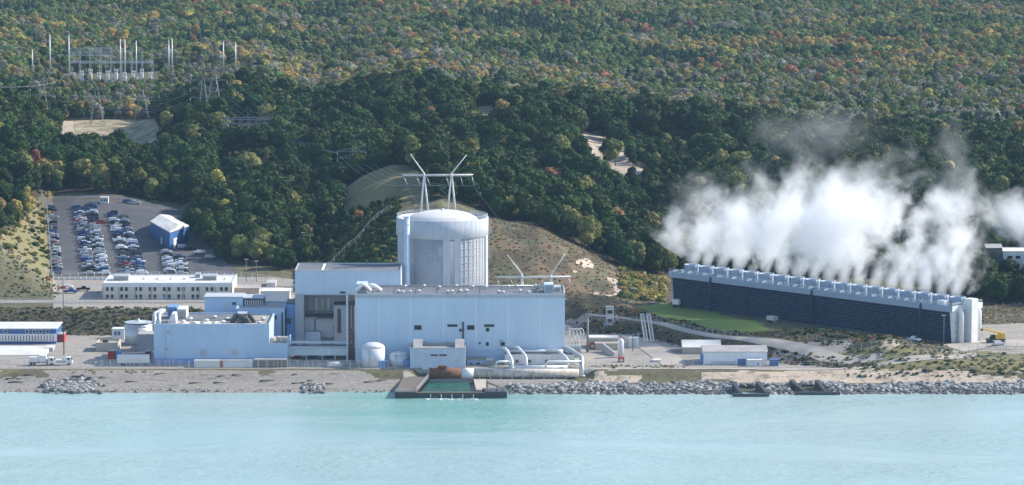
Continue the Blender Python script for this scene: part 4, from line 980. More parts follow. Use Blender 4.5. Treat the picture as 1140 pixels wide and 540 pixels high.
bn = N(nt, 'ShaderNodeBump'); bn.inputs['Strength'].default_value = .5; bn.inputs['Distance'].default_value = .3; nt.links.new(noise(nt, 1.2, 3), bn.inputs['Height']); nt.links.new(bn.outputs[0], b.inputs['Normal'])
tag(mb.build('pool_water', m), kind='structure')
mb = MB(); mb.prism([XY(530,1277.2), XY(541,1277.2), XY(541,1303), XY(527,1303)], -2, 1.5); o_ = mb.build('basin_wall', MT['tan'], None, (X(535,1290),1290,0)); tag(o_, 'sloping tan concrete retaining wall on the right side of the intake pool', 'retaining wall')
mb = MB(); mb.box(X(474,1303), X(541,1303), 1303.05, 1304.2, -2, 1.3); o_ = mb.build('basin_wall', MT['tan'], None, (X(500,1303),1303,0)); tag(o_, 'concrete wall at the back of the intake pool below the rusty pipe', 'retaining wall')
# small docks further right
for (u0, u1, D, k) in ((815,857,1272,0),(884,937,1276,1)):
    t = thing('outfall_dock', ('short dark steel jetty with two sloping side walls, left of the pair','long low dark jetty with one long sloping side wall, right of the pair')[k], 'jetty', (X((u0+u1)/2,D), D, 0))
    mb = MB(); mb.box(X(u0+2,D), X(u1,D), D, D+1.4, -2, .9); mb.build('front_wall', MT['darksteel'], t)
    for (ua, ub) in (((818,825),(845,855)) if k == 0 else ((883,897),(912,920))):
        mb = MB(); xa, xb = X(ua,D), X(ub,D)
        mb.add([(xa,D+13,-1),(xb,D+1.4,-1),(xb,D+1.4,1.0),(xa,D+13,3.3),(xa+1.6,D+13,-1),(xb+1.0,D+1.4,-1),(xb+1.0,D+1.4,1.0),(xa+1.6,D+13,3.3)], [(0,1,2,3),(7,6,5,4),(3,2,6,7),(1,5,6,2),(0,3,7,4)])
        mb.build('side_wall', MT['darksteel'], t)
    mb = MB(); rail(mb, [(X(u0+3,D),D+.5,.9),(X(u1-1,D),D+.5,.9)], .9, .05, 4); mb.build('railing', MT['darksteel'], t)

# ================================================================== pipes right of the pump house
D = 1304.6; zc = Z(417.5,D)
t = thing('discharge_pipe', 'very fat horizontal pipe, rusty brown at its left end, along the shore', 'pipe', (X(560,D), D, 3.6))
mb = MB(); mb.tube([(X(478,D),D,zc),(X(513,D),D,zc)], 2.1, 20)
mb.lathe((X(480,D),D,zc), [(.1,2.2),(1.0,2.1),(1.3,1.9)], 14)
mb.box(X(487,D), X(497,D), D-1.2, D+1.2, zc+1.9, zc+2.9); mb.build('rusty_section', MT['rust'], t)
mb = MB(); mb.tube([(X(513,D),D,zc),(X(527,D),D,zc)], 1.95, 20); mb.build('pale_section', MT['steelwhite'], t)
mb = MB(); mb.tube([(X(527,D),D,zc+.1),(X(645,D),D,zc+.1)], 1.6, 20); mb.build('long_section', paint('stained_white_pipe', (.58,.55,.50), (.34,.27,.21), .7, scale=.5, amt=.9, streak=.6), t)
for k in range(11):
    mb = MB(); xx_ = X(522+k*12,D); mb.box(xx_-.35, xx_+.35, D-1.5, D+1.5, .8, zc-.8); mb.build('saddle', MT['conc'], t)
D = 1320.0; x0, x1 = X(562,D), X(640,D); z1 = Z(396,D); y1 = D+14
t = thing('valve_house', 'low white building with pipes over its roof by the foot of the long blue hall', 'building', ((x0+x1)/2, D, 3.6))
mb = MB(); mb.box(x0, x1, D, y1, 3.6, z1); mb.build('wall', MT['white'], t)
mb = MB(); mb.box(x0+.3, x1-.3, D+.3, y1-.3, z1, z1+.15); mb.build('roof', MT['roofdark'], t)
for u in (574,588,607): window(t, u, u+3.2, 402, 405, D, MT['dark'])
for k, yy in enumerate((3.0, 6.5, 10)):
    mb = MB(); mb.tube([(x0+1,D+yy,z1+.8),(x1-4,D+yy,z1+.8)], .55, 10)
    for q in range(6): mb.lathe((x0+4+q*3.6, D+yy, z1+.8), [(.75,-.1),(.75,.1)], 10); 
    mb.build('roof_pipe', MT['steelwhite'], t)
mb = MB(); mb.box(X(588,D), X(604,D), D+9, D+12, z1+.2, z1+1.9); mb.build('pump_set', MT['darksteel'], t)
for k, (pts, r_) in enumerate((([(556,389,1322),(563,389,1318),(570,402,1313),(570,411,1311)], .55), ([(560,388,1328),(576,387,1320),(586,398,1314),(586,411,1312)], .5), ([(615,388,1330),(632,389,1325),(648,399,1314),(648,420,1307)], .8), ([(604,391,1324),(622,391,1320),(633,402,1314),(633,412,1312)], .45), ([(608,412,1311),(608,404,1311),(647,404,1311)], .42), ([(552,413,1310),(552,404,1311),(566,404,1311)], .42))):
    t = thing('riser_pipe', ('first bent white pipe left of the low white building','bent white pipe crossing the left front of the low white building','thick grey-white bent pipe dropping at the right end of the low white building','thin bent white pipe in front of the right wall of the low white building','level white pipe with elbow low in front of the white building','short elbow pipe rising from the fat shore pipe by the left bends')[k], 'pipe', (X(pts[0][0],pts[0][2]), pts[0][2], 3.6))
    mb = MB(); mb.bend([(X(a,d),d,Z(y,d)) for a, y, d in pts], r_, 12, 0, 1.8); mb.build('pipe', MT['steelwhite'] if k != 2 else MT['steel'], t)
    a, y, d = pts[-1]; mb = MB(); mb.lathe((X(a,d),d,Z(y,d)), [(r_*1.5,-.2),(r_*1.5,.2)], 14); mb.build('flange', MT['steel'], t)
D = 1311.0; t = thing('pipe_header', 'low white header pipe lying along the foot of the low white building', 'pipe', (X(600,D), D, 3.6))
mb = MB(); mb.tube([(X(566,D),D+1,Z(411.5,D)),(X(632,D),D+1,Z(411.5,D))], .95, 12); mb.build('pipe', MT['white'], t)
# yard between pump house and valve house
D = 1321.0; t = thing('low_outhouse', 'low flat pale-roofed outhouse between the pump house and the pipes', 'outhouse', (X(535,D), D, 3.6))
mb = MB(); mb.box(X(519.5,D), X(541,D), D, D+4.4, 3.6, Z(402,D)); mb.build('wall', MT['aux'], t)
mb = MB(); mb.box(X(519,D), X(541.4,D), D-.3, D+4.5, Z(402,D), Z(400.6,D)); mb.build('roof', MT['rooftan'], t); door(t, 523, 526, 405, 411, D, MT['deepblue']); window(t, 530, 534, 405, 408, D)
D = 1316.0; t = thing('transformer', 'blue-grey finned transformer just right of the pump house', 'transformer', (X(545,D), D, 3.6))
mb = MB(); mb.box(X(541.5,D), X(550,D), D, D+2.5, 3.6, 6.6); mb.build('tank', MT['steel'], t)
mb = MB()
for k in range(8): mb.box(X(541.5,D)+.1+k*.33, X(541.5,D)+.22+k*.33, D-.7, D, 3.9, 6.2)
mb.build('cooling_fin', MT['steel'], t)
# ================================================================== cooling tower: a long bank of fan cells
TO = Vector((X(747,1446), 1446.0, 7.6)); EX = Vector((.686, -.728, 0)).normalized(); EY = Vector((-EX.y, EX.x, 0))
TRZ = math.atan2(EX.y, EX.x); TLEN = 141.0; TW = 15.5; TH_ = 14.6; NC = 18; SP = TLEN/NC
def cooling_tower(org, label):
    t = empty('cooling_tower', org, TRZ); tag(t, label, 'cooling tower', 'cooling towers'); t['_o'] = (0,0,0)
    def louv(yy, s):
        mb = MB(); mb.add([(1,yy+s*1.2,-1.5),(TLEN-1,yy+s*1.2,-1.5),(TLEN-.4,yy+s*.5,11.9),(.4,yy+s*.5,11.9)], [(0,1,2,3) if s > 0 else (3,2,1,0)], 1)
        n = 16
        for k in range(n):
            z = -.8+12.4*k/(n-1); off = yy+s*(1.2-.7*(z+1.5)/13.4)
            mb.add([(1-.6*k/n,off-s*.75,z),(TLEN-1+.6*k/n,off-s*.75,z),(TLEN-1+.6*k/n,off+s*.05,z+.34),(1-.6*k/n,off+s*.05,z+.34),(1-.6*k/n,off-s*.75,z+.07),(TLEN-1+.6*k/n,off-s*.75,z+.07)], [(0,1,2,3),(4,5,1,0),(4,3,2,5)], 0)
        for k in range(n):
            z = -.8+12.4*k/(n-1); off = yy+s*(.45-.7*(z+1.5)/13.4); mb.box(1-.6*k/n, TLEN-1+.6*k/n, off-.05, off+.05, z-.1, z+.09, 2)
        for k in range(NC*2+1):
            xx_ = 1+(TLEN-2)*k/(NC*2); mb.box(xx_-.1, xx_+.1, yy+s*.75-.12, yy+s*.75+.12, -1, 11.9, 1)
        return mb.build('louver_bank', [MT['louver'], MT['louverback'], MT['slatlip']], t)
    louv(0, 1); louv(TW, -1)
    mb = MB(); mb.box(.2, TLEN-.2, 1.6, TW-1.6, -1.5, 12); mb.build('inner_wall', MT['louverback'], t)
    mb = MB(); mb.box(-.6, TLEN+.6, -.7, TW+.7, 12.6, 13.0, 0); mb.box(-.6, TLEN+.6, -.72, -.4, 11.9, 14.2, 0); mb.box(-.6, TLEN+.6, TW+.4, TW+.72, 11.9, 14.2, 0); mb.box(-.6, -.3, -.4, TW+.4, 11.9, 14.2, 0)
    mb.build('fan_deck', MT['deckblue'], t)
    mb = MB(); rail(mb, [(-.5,-.55,14.2),(TLEN+.5,-.55,14.2)], 1.0, .05, 2.6); mb.build('railing', MT['steelwhite'], t)
    for k in range(NC):
        c = ((k+.5)*SP, TW/2, 13.0); mb = MB()
        mb.lathe(c, [(3.2,0),(2.9,1.0),(2.85,2.0),(3.05,3.5),(2.9,3.5),(2.7,2.0),(2.75,1.0)], 28)
        for q in range(14):
            a = q*PI/7; mb.obox((c[0]+3.03*math.cos(a), c[1]+3.03*math.sin(a), c[2]+1.8), .12, .14, 3.3, a)
        mb.lathe((c[0],c[1],c[2]+.4), [(.01,.8),(.6,.6),(.6,0)], 10)
        for q in range(6): mb.obox((c[0]+1.6*math.cos(q*PI/3+.3), c[1]+1.6*math.sin(q*PI/3+.3), c[2]+1.0), 2.8, .4, .08, q*PI/3+.3)
        mb.build('fan_stack', MT['deckblue'], t)
        mb = MB(); mb.box(c[0]-4.4, c[0]-3.5, 2.2, 3.6, 13.0, 14.4); mb.bend([(c[0]-4.0,1.2,13.0),(c[0]-4.0,1.2,13.9),(c[0]-4.0,3.0,13.9)], .3, 8); mb.build('fan_motor', MT['steelwhite'], t)
    for xx_ in (22, 74, 127):
        mb = MB(); mb.bend([(xx_,-1.1,-1.5),(xx_,-1.1,13.6),(xx_,1.2,14.6)], .38, 8); mb.build('riser_pipe', MT['navy'], t)
    mb = MB(); mb.add([(TLEN,.9,-1.5),(TLEN,TW-.9,-1.5),(TLEN+.5,TW+.5,12.6),(TLEN+.5,-.5,12.6),(TLEN-.6,.9,-1.5),(TLEN-.6,TW-.9,-1.5),(TLEN-.6,TW+.5,12.6),(TLEN-.6,-.5,12.6)], [(0,1,2,3),(7,6,5,4),(3,2,6,7),(0,3,7,4),(2,1,5,6)])
    mb.box(TLEN+.55, TLEN+.85, -.7, TW+.7, 12.2, 14.2); mb.build('end_wall', MT['white'], t)
    mb = MB(); mb.box(-.02, .6, .9, TW-.9, -1.5, 12.6); mb.build('far_end_wall', MT['whitewall'], t)
    mb = MB(); mb.box(TLEN+.6, TLEN+4.2, 6.1, 9.6, -1.5, 16.4)
    for k in range(5): mb.box(TLEN+4.2, TLEN+4.26, 6.3, 9.4, 1+k*3, 1.1+k*3)
    sb = mb.build('stair_tower', MT['white'], t)
    for yc in (3.0, 12.8):
        mb = MB(); mb.bend([(TLEN+2.0,yc,-1.5),(TLEN+2.0,yc,12.6),(TLEN-2.5,yc,12.6)], .95, 16, 0, 2.6); mb.build('water_riser', MT['white'], t)
        mb = MB(); mb.box(TLEN+.45, TLEN+.62, yc-2.1, yc-1.2, -1, 1.2); mb.box(TLEN+.45, TLEN+.7, yc-2.2, yc+2.2, 7.9, 8.1); mb.box(TLEN+.45, TLEN+.7, yc-2.2, yc+2.2, 4.4, 4.55); mb.build('access_hatch', MT['steel'], t)
    mb = MB(); rail(mb, [(TLEN+.7,-.5,14.2),(TLEN+.7,TW+.5,14.2)], 1.0, .05, 2); mb.build('end_railing', MT['steelwhite'], t)
    mb = MB(); mb.box(TLEN-8, TLEN-4.5, 1.2, 4, 13, 15.4); mb.build('deck_hut', MT['white'], t)
    return t
cooling_tower(TO, 'very long dark louvred cooling tower with a row of fan stacks under the large plume')
cooling_tower((X(1156,1545), 1545, 8.5), 'second louvred cooling tower just beyond the right edge, under the small steam plume')

# ================================================================== steam
def steam_mat(name, build):
    m = bpy.data.materials.new(name); m.use_nodes = True; nt = m.node_tree; nt.nodes.remove(nt.nodes['Principled BSDF'])
    pv = N(nt, 'ShaderNodeVolumePrincipled'); pv.inputs['Color'].default_value = (.985,.99,1,1); pv.inputs['Anisotropy'].default_value = .25
    nt.links.new(build(nt), pv.inputs['Density']); nt.links.new(pv.outputs[0], nt.nodes['Material Output'].inputs['Volume'])
    m.cycles.volume_step_rate = .06; return m
# tops of the plume above the fan deck, along the bank
ZD = TO.z+13.0
PU = np.array([-20,-13,-5, 4, 14, 26, 38, 52, 66, 80, 94,106,118,128,138,146,154])
PH = np.array([ 20, 30,34,37, 40, 45, 50, 50, 53, 57, 57, 55, 57, 54, 44, 30, 15.])
PB = np.array([ 10,  6, 3, 0,  0,  0,  0,  0,  0,  0,  0,  0,  0,  0,  0,  2, 6.])
def htop(u): return np.interp(u, PU, PH)
mb = MB(); nu_, na_ = 64, 20; uu_ = np.linspace(-27, 158, nu_); loop = []
for u in uu_:
    e = min(1, min(u+27, 158-u)/14); e = max(.05, math.sqrt(max(0, e*(2-e))))
    top = (htop(u)+9)*(.5+.5*e); bot = 3.3+np.interp(u, PU, PB)
    mid = (top+bot)/2; hh = (top-bot)/2*e
    for k in range(na_):
        a = 2*PI*k/na_; h = mid+hh*math.sin(a); wd = (3.6+min(19, max(0, h-4)*.72))*e
        p = TO + EX*u + EY*(TW/2+max(0, h-5)*.22+wd*math.cos(a)); loop.append((p.x, p.y, TO.z+13.0+h))
fs = [(i*na_+j, i*na_+(j+1) % na_, (i+1)*na_+(j+1) % na_, (i+1)*na_+j) for i in range(nu_-1) for j in range(na_)]
fs += [tuple(range(na_))[::-1], tuple((nu_-1)*na_+j for j in range(na_))]
mb.add(loop, fs)
def main_density(nt):
    g = nt.nodes.new('ShaderNodeNewGeometry').outputs['Position']
    sub = N(nt, 'ShaderNodeVectorMath', operation='SUBTRACT'); nt.links.new(g, sub.inputs[0]); sub.inputs[1].default_value = (TO.x, TO.y, ZD)
    wn = N(nt, 'ShaderNodeTexNoise'); wn.inputs['Scale'].default_value = .055; wn.inputs['Detail'].default_value = 2; nt.links.new(g, wn.inputs['Vector'])
    w1 = N(nt, 'ShaderNodeVectorMath', operation='SUBTRACT'); nt.links.new(wn.outputs['Color'], w1.inputs[0]); w1.inputs[1].default_value = (.5,.5,.5)
    sep0 = N(nt, 'ShaderNodeSeparateXYZ'); nt.links.new(sub.outputs[0], sep0.inputs[0])
    amt = math_(nt, 'MULTIPLY_ADD', math_(nt, 'MINIMUM', sep0.outputs[2], 40.0), 1.0, 1.5)
    w2 = N(nt, 'ShaderNodeVectorMath', operation='SCALE'); nt.links.new(w1.outputs[0], w2.inputs[0]); nt.links.new(amt, w2.inputs['Scale'])
    wp = N(nt, 'ShaderNodeVectorMath', operation='ADD'); nt.links.new(sub.outputs[0], wp.inputs[0]); nt.links.new(w2.outputs[0], wp.inputs[1])
    def dot(v):
        d = N(nt, 'ShaderNodeVectorMath', operation='DOT_PRODUCT'); nt.links.new(wp.outputs[0], d.inputs[0]); d.inputs[1].default_value = v; return d.outputs['Value']
    u = dot(tuple(EX)); wv = dot(tuple(EY)); h = dot((0,0,1))
    cr = N(nt, 'ShaderNodeValToRGB'); el = cr.color_ramp.elements; rng_ = 178.0
    while len(el) > 1: el.remove(el[-1])
    for k, (pu, ph, pb) in enumerate(zip(PU, PH, PB)):
        e = el[0] if k == 0 else el.new((pu+20)/rng_)
        e.position = (pu+20)/rng_; e.color = (ph/60, pb/60, 0, 1)
    nt.links.new(math_(nt, 'DIVIDE', math_(nt, 'ADD', u, 20.0), rng_), cr.inputs[0])
    sc = N(nt, 'ShaderNodeSeparateColor'); nt.links.new(cr.outputs[0], sc.inputs[0])
    ht = math_(nt, 'MULTIPLY', sc.outputs[0], 60.0); hb = math_(nt, 'MULTIPLY', sc.outputs[1], 60.0)
    hr = math_(nt, 'DIVIDE', h, ht)
    eh = math_(nt, 'SUBTRACT', 1.0, math_(nt, 'POWER', math_(nt, 'MAXIMUM', hr, 0.0), 2.2))
    hm = math_(nt, 'MAXIMUM', math_(nt, 'SUBTRACT', h, 4.0), 0.0)
    W = math_(nt, 'ADD', 3.0, math_(nt, 'MINIMUM', math_(nt, 'MULTIPLY', hm, .6), 16.0))
    dw = math_(nt, 'DIVIDE', math_(nt, 'SUBTRACT', math_(nt, 'SUBTRACT', wv, TW/2), math_(nt, 'MULTIPLY', hm, .22)), W)
    ew = math_(nt, 'SUBTRACT', 1.0, math_(nt, 'MULTIPLY', dw, dw))
    eu = math_(nt, 'MULTIPLY', ramp(nt, u, -25, -12), math_(nt, 'SUBTRACT', 1.0, ramp(nt, u, 140, 154)))
    eb = ramp(nt, math_(nt, 'SUBTRACT', h, hb), 1.5, 4)
    e = math_(nt, 'MULTIPLY', math_(nt, 'MAXIMUM', eh, 0.0), math_(nt, 'MAXIMUM', ew, 0.0))
    e = math_(nt, 'MULTIPLY', math_(nt, 'MULTIPLY', e, eu), eb)
    ct = math_(nt, 'FRACT', math_(nt, 'DIVIDE', u, SP)); cf = math_(nt, 'ABSOLUTE', math_(nt, 'SUBTRACT', ct, .5))
    c = math_(nt, 'SUBTRACT', 1.0, ramp(nt, cf, .16, .44)); k = ramp(nt, math_(nt, 'SUBTRACT', h, math_(nt, 'MULTIPLY', ramp(nt, u, 40, 125), 12.0)), 1, 14)
    c = math_(nt, 'ADD', math_(nt, 'MULTIPLY', c, math_(nt, 'SUBTRACT', 1.0, k)), k)
    wc = N(nt, 'ShaderNodeTexWhiteNoise'); wc.noise_dimensions = '1D'; nt.links.new(math_(nt, 'FLOOR', math_(nt, 'DIVIDE', u, SP)), wc.inputs['W'])
    c = math_(nt, 'MULTIPLY', c, math_(nt, 'ADD', .72, math_(nt, 'MULTIPLY', wc.outputs[0], .5)))
    n = noise(nt, .12, 7, .70, g, .9); n2 = noise(nt, .045, 4, .6, g, .8)
    s = math_(nt, 'ADD', math_(nt, 'MULTIPLY', e, c), math_(nt, 'MULTIPLY', math_(nt, 'SUBTRACT', n, .5), 2.0))
    s = math_(nt, 'ADD', s, math_(nt, 'MULTIPLY', math_(nt, 'SUBTRACT', n2, .5), math_(nt, 'ADD', .5, math_(nt, 'MULTIPLY', k, math_(nt, 'ADD', 1.5, math_(nt, 'MULTIPLY', ramp(nt, u, 50, 120), 1.6))))))
    core = math_(nt, 'MULTIPLY', ramp(nt, s, .20, .95), ramp(nt, e, 0.0, .3))
    thin = math_(nt, 'SUBTRACT', 1.0, math_(nt, 'MULTIPLY', ramp(nt, hr, .30, .95), .85))
    return math_(nt, 'MULTIPLY', math_(nt, 'MULTIPLY', core, thin), .155)
pl = mb.build('steam_plume', steam_mat('steam', main_density)); tag(pl, 'big white steam plume drifting off the row of fan stacks', 'steam', None, 'stuff')
def puff(c, rad, dens, seed, label, sc_=.07):
    iv, if_ = ICO2; mb = MB(); mb.add([(c[0]+v[0]*rad[0], c[1]+v[1]*rad[1], c[2]+v[2]*rad[2]) for v in iv], [tuple(f) for f in if_])
    def dn(nt):
        g = nt.nodes.new('ShaderNodeNewGeometry').outputs['Position']
        mp = N(nt, 'ShaderNodeVectorMath', operation='SUBTRACT'); nt.links.new(g, mp.inputs[0]); mp.inputs[1].default_value = c
        dv = N(nt, 'ShaderNodeVectorMath', operation='DIVIDE'); nt.links.new(mp.outputs[0], dv.inputs[0]); dv.inputs[1].default_value = rad
        ln = N(nt, 'ShaderNodeVectorMath', operation='LENGTH'); nt.links.new(dv.outputs[0], ln.inputs[0])
        e = math_(nt, 'SUBTRACT', 1.0, math_(nt, 'POWER', ln.outputs['Value'], 1.6))
        off = N(nt, 'ShaderNodeVectorMath', operation='ADD'); nt.links.new(g, off.inputs[0]); off.inputs[1].default_value = (seed*31.7,0,0)
        n = noise(nt, sc_, 5, .6, off.outputs[0], .6)
        s = math_(nt, 'ADD', math_(nt, 'MULTIPLY', e, .8), math_(nt, 'MULTIPLY', math_(nt, 'SUBTRACT', n, .5), 2.0))
        return math_(nt, 'MULTIPLY', math_(nt, 'MULTIPLY', ramp(nt, s, .25, 1.0), ramp(nt, e, 0, .3)), dens)
    o_ = mb.build('steam_puff', steam_mat('thin_steam', dn)); tag(o_, label, 'steam', None, 'stuff'); return o_
puff((X(1148,1540),1540,Z(246,1540)), (25,16,17), .16, 1, 'white steam drifting in over the trees at the right edge')
puff((X(905,1500),1500,Z(150,1500)), (40,16,14), .016, 2, 'faint wisp of steam above the middle of the big plume')
puff((X(1062,1470),1470,Z(175,1470)), (12,10,20), .03, 3, 'thin rising wisp of steam at the right end of the big plume')
# ================================================================== right-hand yard
D = 1406.0; z0 = hu(679,D)-.3; t = thing('guard_tower', 'slim white guard tower with dark windows on a concrete base beside the dune track', 'guard tower', (X(679,D), D, z0))
mb = MB(); mb.box(X(672,D), X(686,D), D-2, D+3, z0-1, Z(361,D)); mb.build('base', MT['conc'], t)
mb = MB(); mb.box(X(675,D), X(683.5,D), D-.6, D+2, Z(361,D), Z(343,D)); mb.build('shaft', MT['white'], t)
for (ya, yb) in ((346,350),(356,360)): window(t, 676.5, 682, ya, yb, D-.6, MT['glass'])
mb = MB(); mb.box(X(674.5,D), X(684,D), D-.9, D+2.3, Z(343,D), Z(342,D)); mb.build('roof', MT['roofgrey'], t)
mb = MB(); rail(mb, [(X(672.3,D),D-1.9,Z(361,D)),(X(685.6,D),D-1.9,Z(361,D))], 1.1, .05, 1.2); mb.build('railing', MT['steel'], t)
mb = MB(); mb.box(X(686.5,D), X(688,D), D, D+.8, Z(356,D), Z(352,D)); mb.box(X(687,D), X(687.4,D), D+.2, D+.5, z0, Z(356,D)); mb.build('floodlight', MT['white'], t)
D = 1356.0; z0 = 3.7; t = thing('flat_roof_block', 'low tan flat-roofed block with long ramp wall in the yard right of the blue hall', 'building', (X(672,D), D, z0))
mb = MB(); mb.box(X(656,D), X(689,D), D+6, D+12, z0, Z(378,D+6)); mb.box(X(663,D), X(689,D), D, D+5.99, z0, Z(384,D)); mb.build('wall', MT['tan'], t)
mb = MB(); mb.box(X(655.6,D), X(689.4,D), D+5.8, D+12.2, Z(378,D+6), Z(376.6,D+6)); mb.build('roof', MT['roofwhite'], t)
mb = MB(); mb.box(X(662.6,D), X(689,D), D-.2, D+5.79, Z(384,D), Z(383.4,D)); mb.build('lower_roof', MT['rooftan'], t)
door(t, 684, 687, 390, 396, D, MT['darksteel'])
D = 1346.0; t = thing('ramp_wall', 'sloping pale retaining wall in the gravel yard before the tan block', 'wall', (X(677,D), D, z0))
mb = MB(); a = XY(670,1352); b_ = XY(684,1340)
mb.add([(a[0],a[1],3.5),(b_[0],b_[1],3.5),(b_[0],b_[1],5.4),(a[0],a[1],7.2),(a[0]+.6,a[1]+.5,3.5),(b_[0]+.6,b_[1]+.5,3.5),(b_[0]+.6,b_[1]+.5,5.4),(a[0]+.6,a[1]+.5,7.2)], [(0,1,2,3),(7,6,5,4),(3,2,6,7),(1,5,6,2),(0,3,7,4)]); mb.build('wall', MT['conc'], t)
D = 1338.0; t = thing('upright_tank', 'tall narrow white upright tank in the gravel yard right of the tan block', 'tank', (X(691.5,D), D, z0))
r_ = 3.3*D/FK; mb = MB(); mb.lathe((X(691.5,D),D,0), [(r_,4.3),(r_,Z(381,D)),(r_*.8,Z(379,D)),(r_*.4,Z(378,D)),(.02,Z(377.7,D))], 24); mb.build('shell', MT['tank'], t)
mb = MB()
for k in range(4): mb.box(X(691.5,D)+r_*.7*math.cos(k*PI/2+.8)-.12, X(691.5,D)+r_*.7*math.cos(k*PI/2+.8)+.12, D+r_*.7*math.sin(k*PI/2+.8)-.12, D+r_*.7*math.sin(k*PI/2+.8)+.12, z0-.1, 4.35)
ladder(mb, X(690.6,D), D-r_, z0, Z(380,D)); mb.build('support_legs', MT['steel'], t)
D = 1326.0; t = thing('control_hut', 'small white hut with dark window openings alone on the gravel yard', 'hut', (X(731.5,D), D, z0))
mb = MB(); mb.box(X(727.5,D), X(736,D), D, D+3, z0-.1, Z(403,D)); mb.build('wall', MT['white'], t)
mb = MB(); mb.box(X(727.1,D), X(736.4,D), D-.2, D+3.2, Z(403,D), Z(402,D)); mb.build('roof', MT['roofwhite'], t)
for u in (728.6,732.3): door(t, u, u+2.0, 404.8, 410, D, MT['dark'], 'opening')
for u, D, nm, lb, mt in ((692,1325,'red_bin','small red box standing on the gravel yard below the white upright tank','red'),(660,1360,'red_bin','dark red cabinet at the left end of the tan flat-roofed block','red'),(706,1362,'white_cabinet','pale metal cabinet on the gravel yard beside the tall thin mast','white')):
    w_, h_ = (2.2,1.7) if mt == 'red' else (3.4,3.6); z_ = hu(u,D)-.05; t = thing(nm, lb, 'cabinet', (X(u,D), D, z_))
    mb = MB(); mb.box(X(u,D)-w_/2, X(u,D)+w_/2, D, D+1.8, z_, z_+h_); mb.build('body', MT[mt], t)
    mb = MB(); mb.box(X(u,D)-w_/2-.08, X(u,D)+w_/2+.08, D-.08, D+1.88, z_+h_, z_+h_+.15); mb.build('lid', MT[mt], t)
    mb = MB(); mb.box(X(u,D)-w_*.3, X(u,D)+w_*.3, D-.04, D, z_+.3, z_+h_-.3); mb.build('door', MT['steel'], t)
# sheds
def gable_shed(name, lb, u0, u1, D, dep, ywt, yr, mw, mr, z0=3.7):
    t = thing(name, lb, 'shed', ((X(u0,D)+X(u1,D))/2, D, z0)); x0, x1 = X(u0,D), X(u1,D); zw = Z(ywt,D); zr_ = zw+yr
    mb = MB(); mb.xprism([(D,z0),(D,zw),(D+dep/2,zr_),(D+dep,zw),(D+dep,z0)], x0, x1); mb.build('wall', mw, t)
    mb = MB(); mb.xprism([(D-.3,zw-.05),(D+dep/2,zr_+.12),(D+dep+.3,zw-.05),(D+dep+.3,zw+.12),(D+dep/2,zr_+.3),(D-.3,zw+.12)], x0-.3, x1+.3); mb.build('roof', mr, t); return t
t = gable_shed('gabled_shed', 'white gabled shed half hidden behind the larger white shed near the shore', 761, 803, 1346, 13, 388, 1.6, MT['tan'], MT['roofwhite'])
t = gable_shed('shore_shed', 'large long white shed with grey-brown roof and blue door near the shore', 784, 855, 1320, 13, 393, 1.2, MT['whitewall'], MT['roofgrey'])
D = 1320.0; door(t, 822, 831, 401, 409.5, D, MT['deepblue'], 'roller_door')
mb = MB(); mb.box(X(793,D), X(820,D), D-.5, D-.02, Z(404.2,D), Z(403.4,D)); 
for k in range(9): mb.box(X(793+k*3.3,D), X(793+k*3.3,D)+.1, D-.45, D-.3, 3.6, Z(403.6,D))
mb.build('rack', MT['steel'], t)
D = 1316.0; t = thing('lean_to', 'low white lean-to cabin in front of the right half of the large white shed', 'cabin', (X(841,D), D, 3.7))
mb = MB(); mb.box(X(833,D), X(849.5,D), D, D+3.3, 3.6, Z(403,D)); mb.build('wall', MT['white'], t); mb = MB(); mb.box(X(832.6,D), X(850,D), D-.3, D+3.5, Z(403,D), Z(402,D)); mb.build('roof', MT['roofwhite'], t); door(t, 844, 846, 405, 410, D, MT['midblue'])
for u0, u1, D, h, mt, lb in ((856,867,1336,3.0,'steelwhite','left one of two pale grey-topped containers right of the large white shed'),(868,880.5,1332,3.0,'steelwhite','right one of two pale grey-topped containers right of the large white shed'),(858,868,1316,2.3,'deepblue','small deep blue container at the right end of the large white shed'),(780.6,783.4,1322,3.2,'midblue','narrow blue tank box at the left end of the large white shed')):
    t = thing('storage_container', lb, 'container', (X((u0+u1)/2,D), D, 3.7)); z_ = min(hu((u0+u1)/2,D), 4.6)-.2
    mb = MB(); mb.box(X(u0,D), X(u1,D), D, D+3.4, z_, z_+h)
    for k in range(int((X(u1,D)-X(u0,D))/.45)): mb.box(X(u0,D)+.1+k*.45, X(u0,D)+.28+k*.45, D-.06, D, z_+.2, z_+h-.2)
    mb.build('body', MT['conc'] if mt == 'steelwhite' else MT[mt], t); mb = MB(); mb.box(X(u0,D)-.1, X(u1,D)+.1, D-.12, D+3.5, z_+h, z_+h+.18); mb.build('roof', MT['roofwhite'] if mt == 'steelwhite' else MT[mt], t)
# building past the tower at the right edge
D = 1500.0; z0 = hu(1126,D)-.5; t = thing('white_service_building', 'white service building among trees at the right edge beyond the cooling tower', 'building', (X(1126,D), D, z0))
mb = MB(); mb.box(X(1117,D), X(1160,D), D, D+12, z0, Z(281,D)); mb.build('wall', MT['whitewall'], t); mb = MB(); mb.box(X(1116.6,D), X(1161,D), D-.2, D+12.2, Z(281,D), Z(279.6,D)); mb.build('roof', MT['roofwhite'], t); window(t, 1122, 1127, 285, 288, D); window(t, 1131, 1136, 285, 288, D)
D = 1496.0; t = thing('dark_tank_shed', 'dark low shed left of the white service building at the right edge', 'shed', (X(1108,D), D, z0))
mb = MB(); mb.box(X(1098,D), X(1116,D), D, D+8, z0, Z(276,D)); mb.build('wall', MT['darksteel'], t); mb = MB(); mb.xprism([(D-.3,Z(276,D)),(D+4,Z(276,D)+1.2),(D+8.3,Z(276,D))], X(1097.6,D), X(1116.4,D)); mb.build('roof', MT['roofgrey'], t)
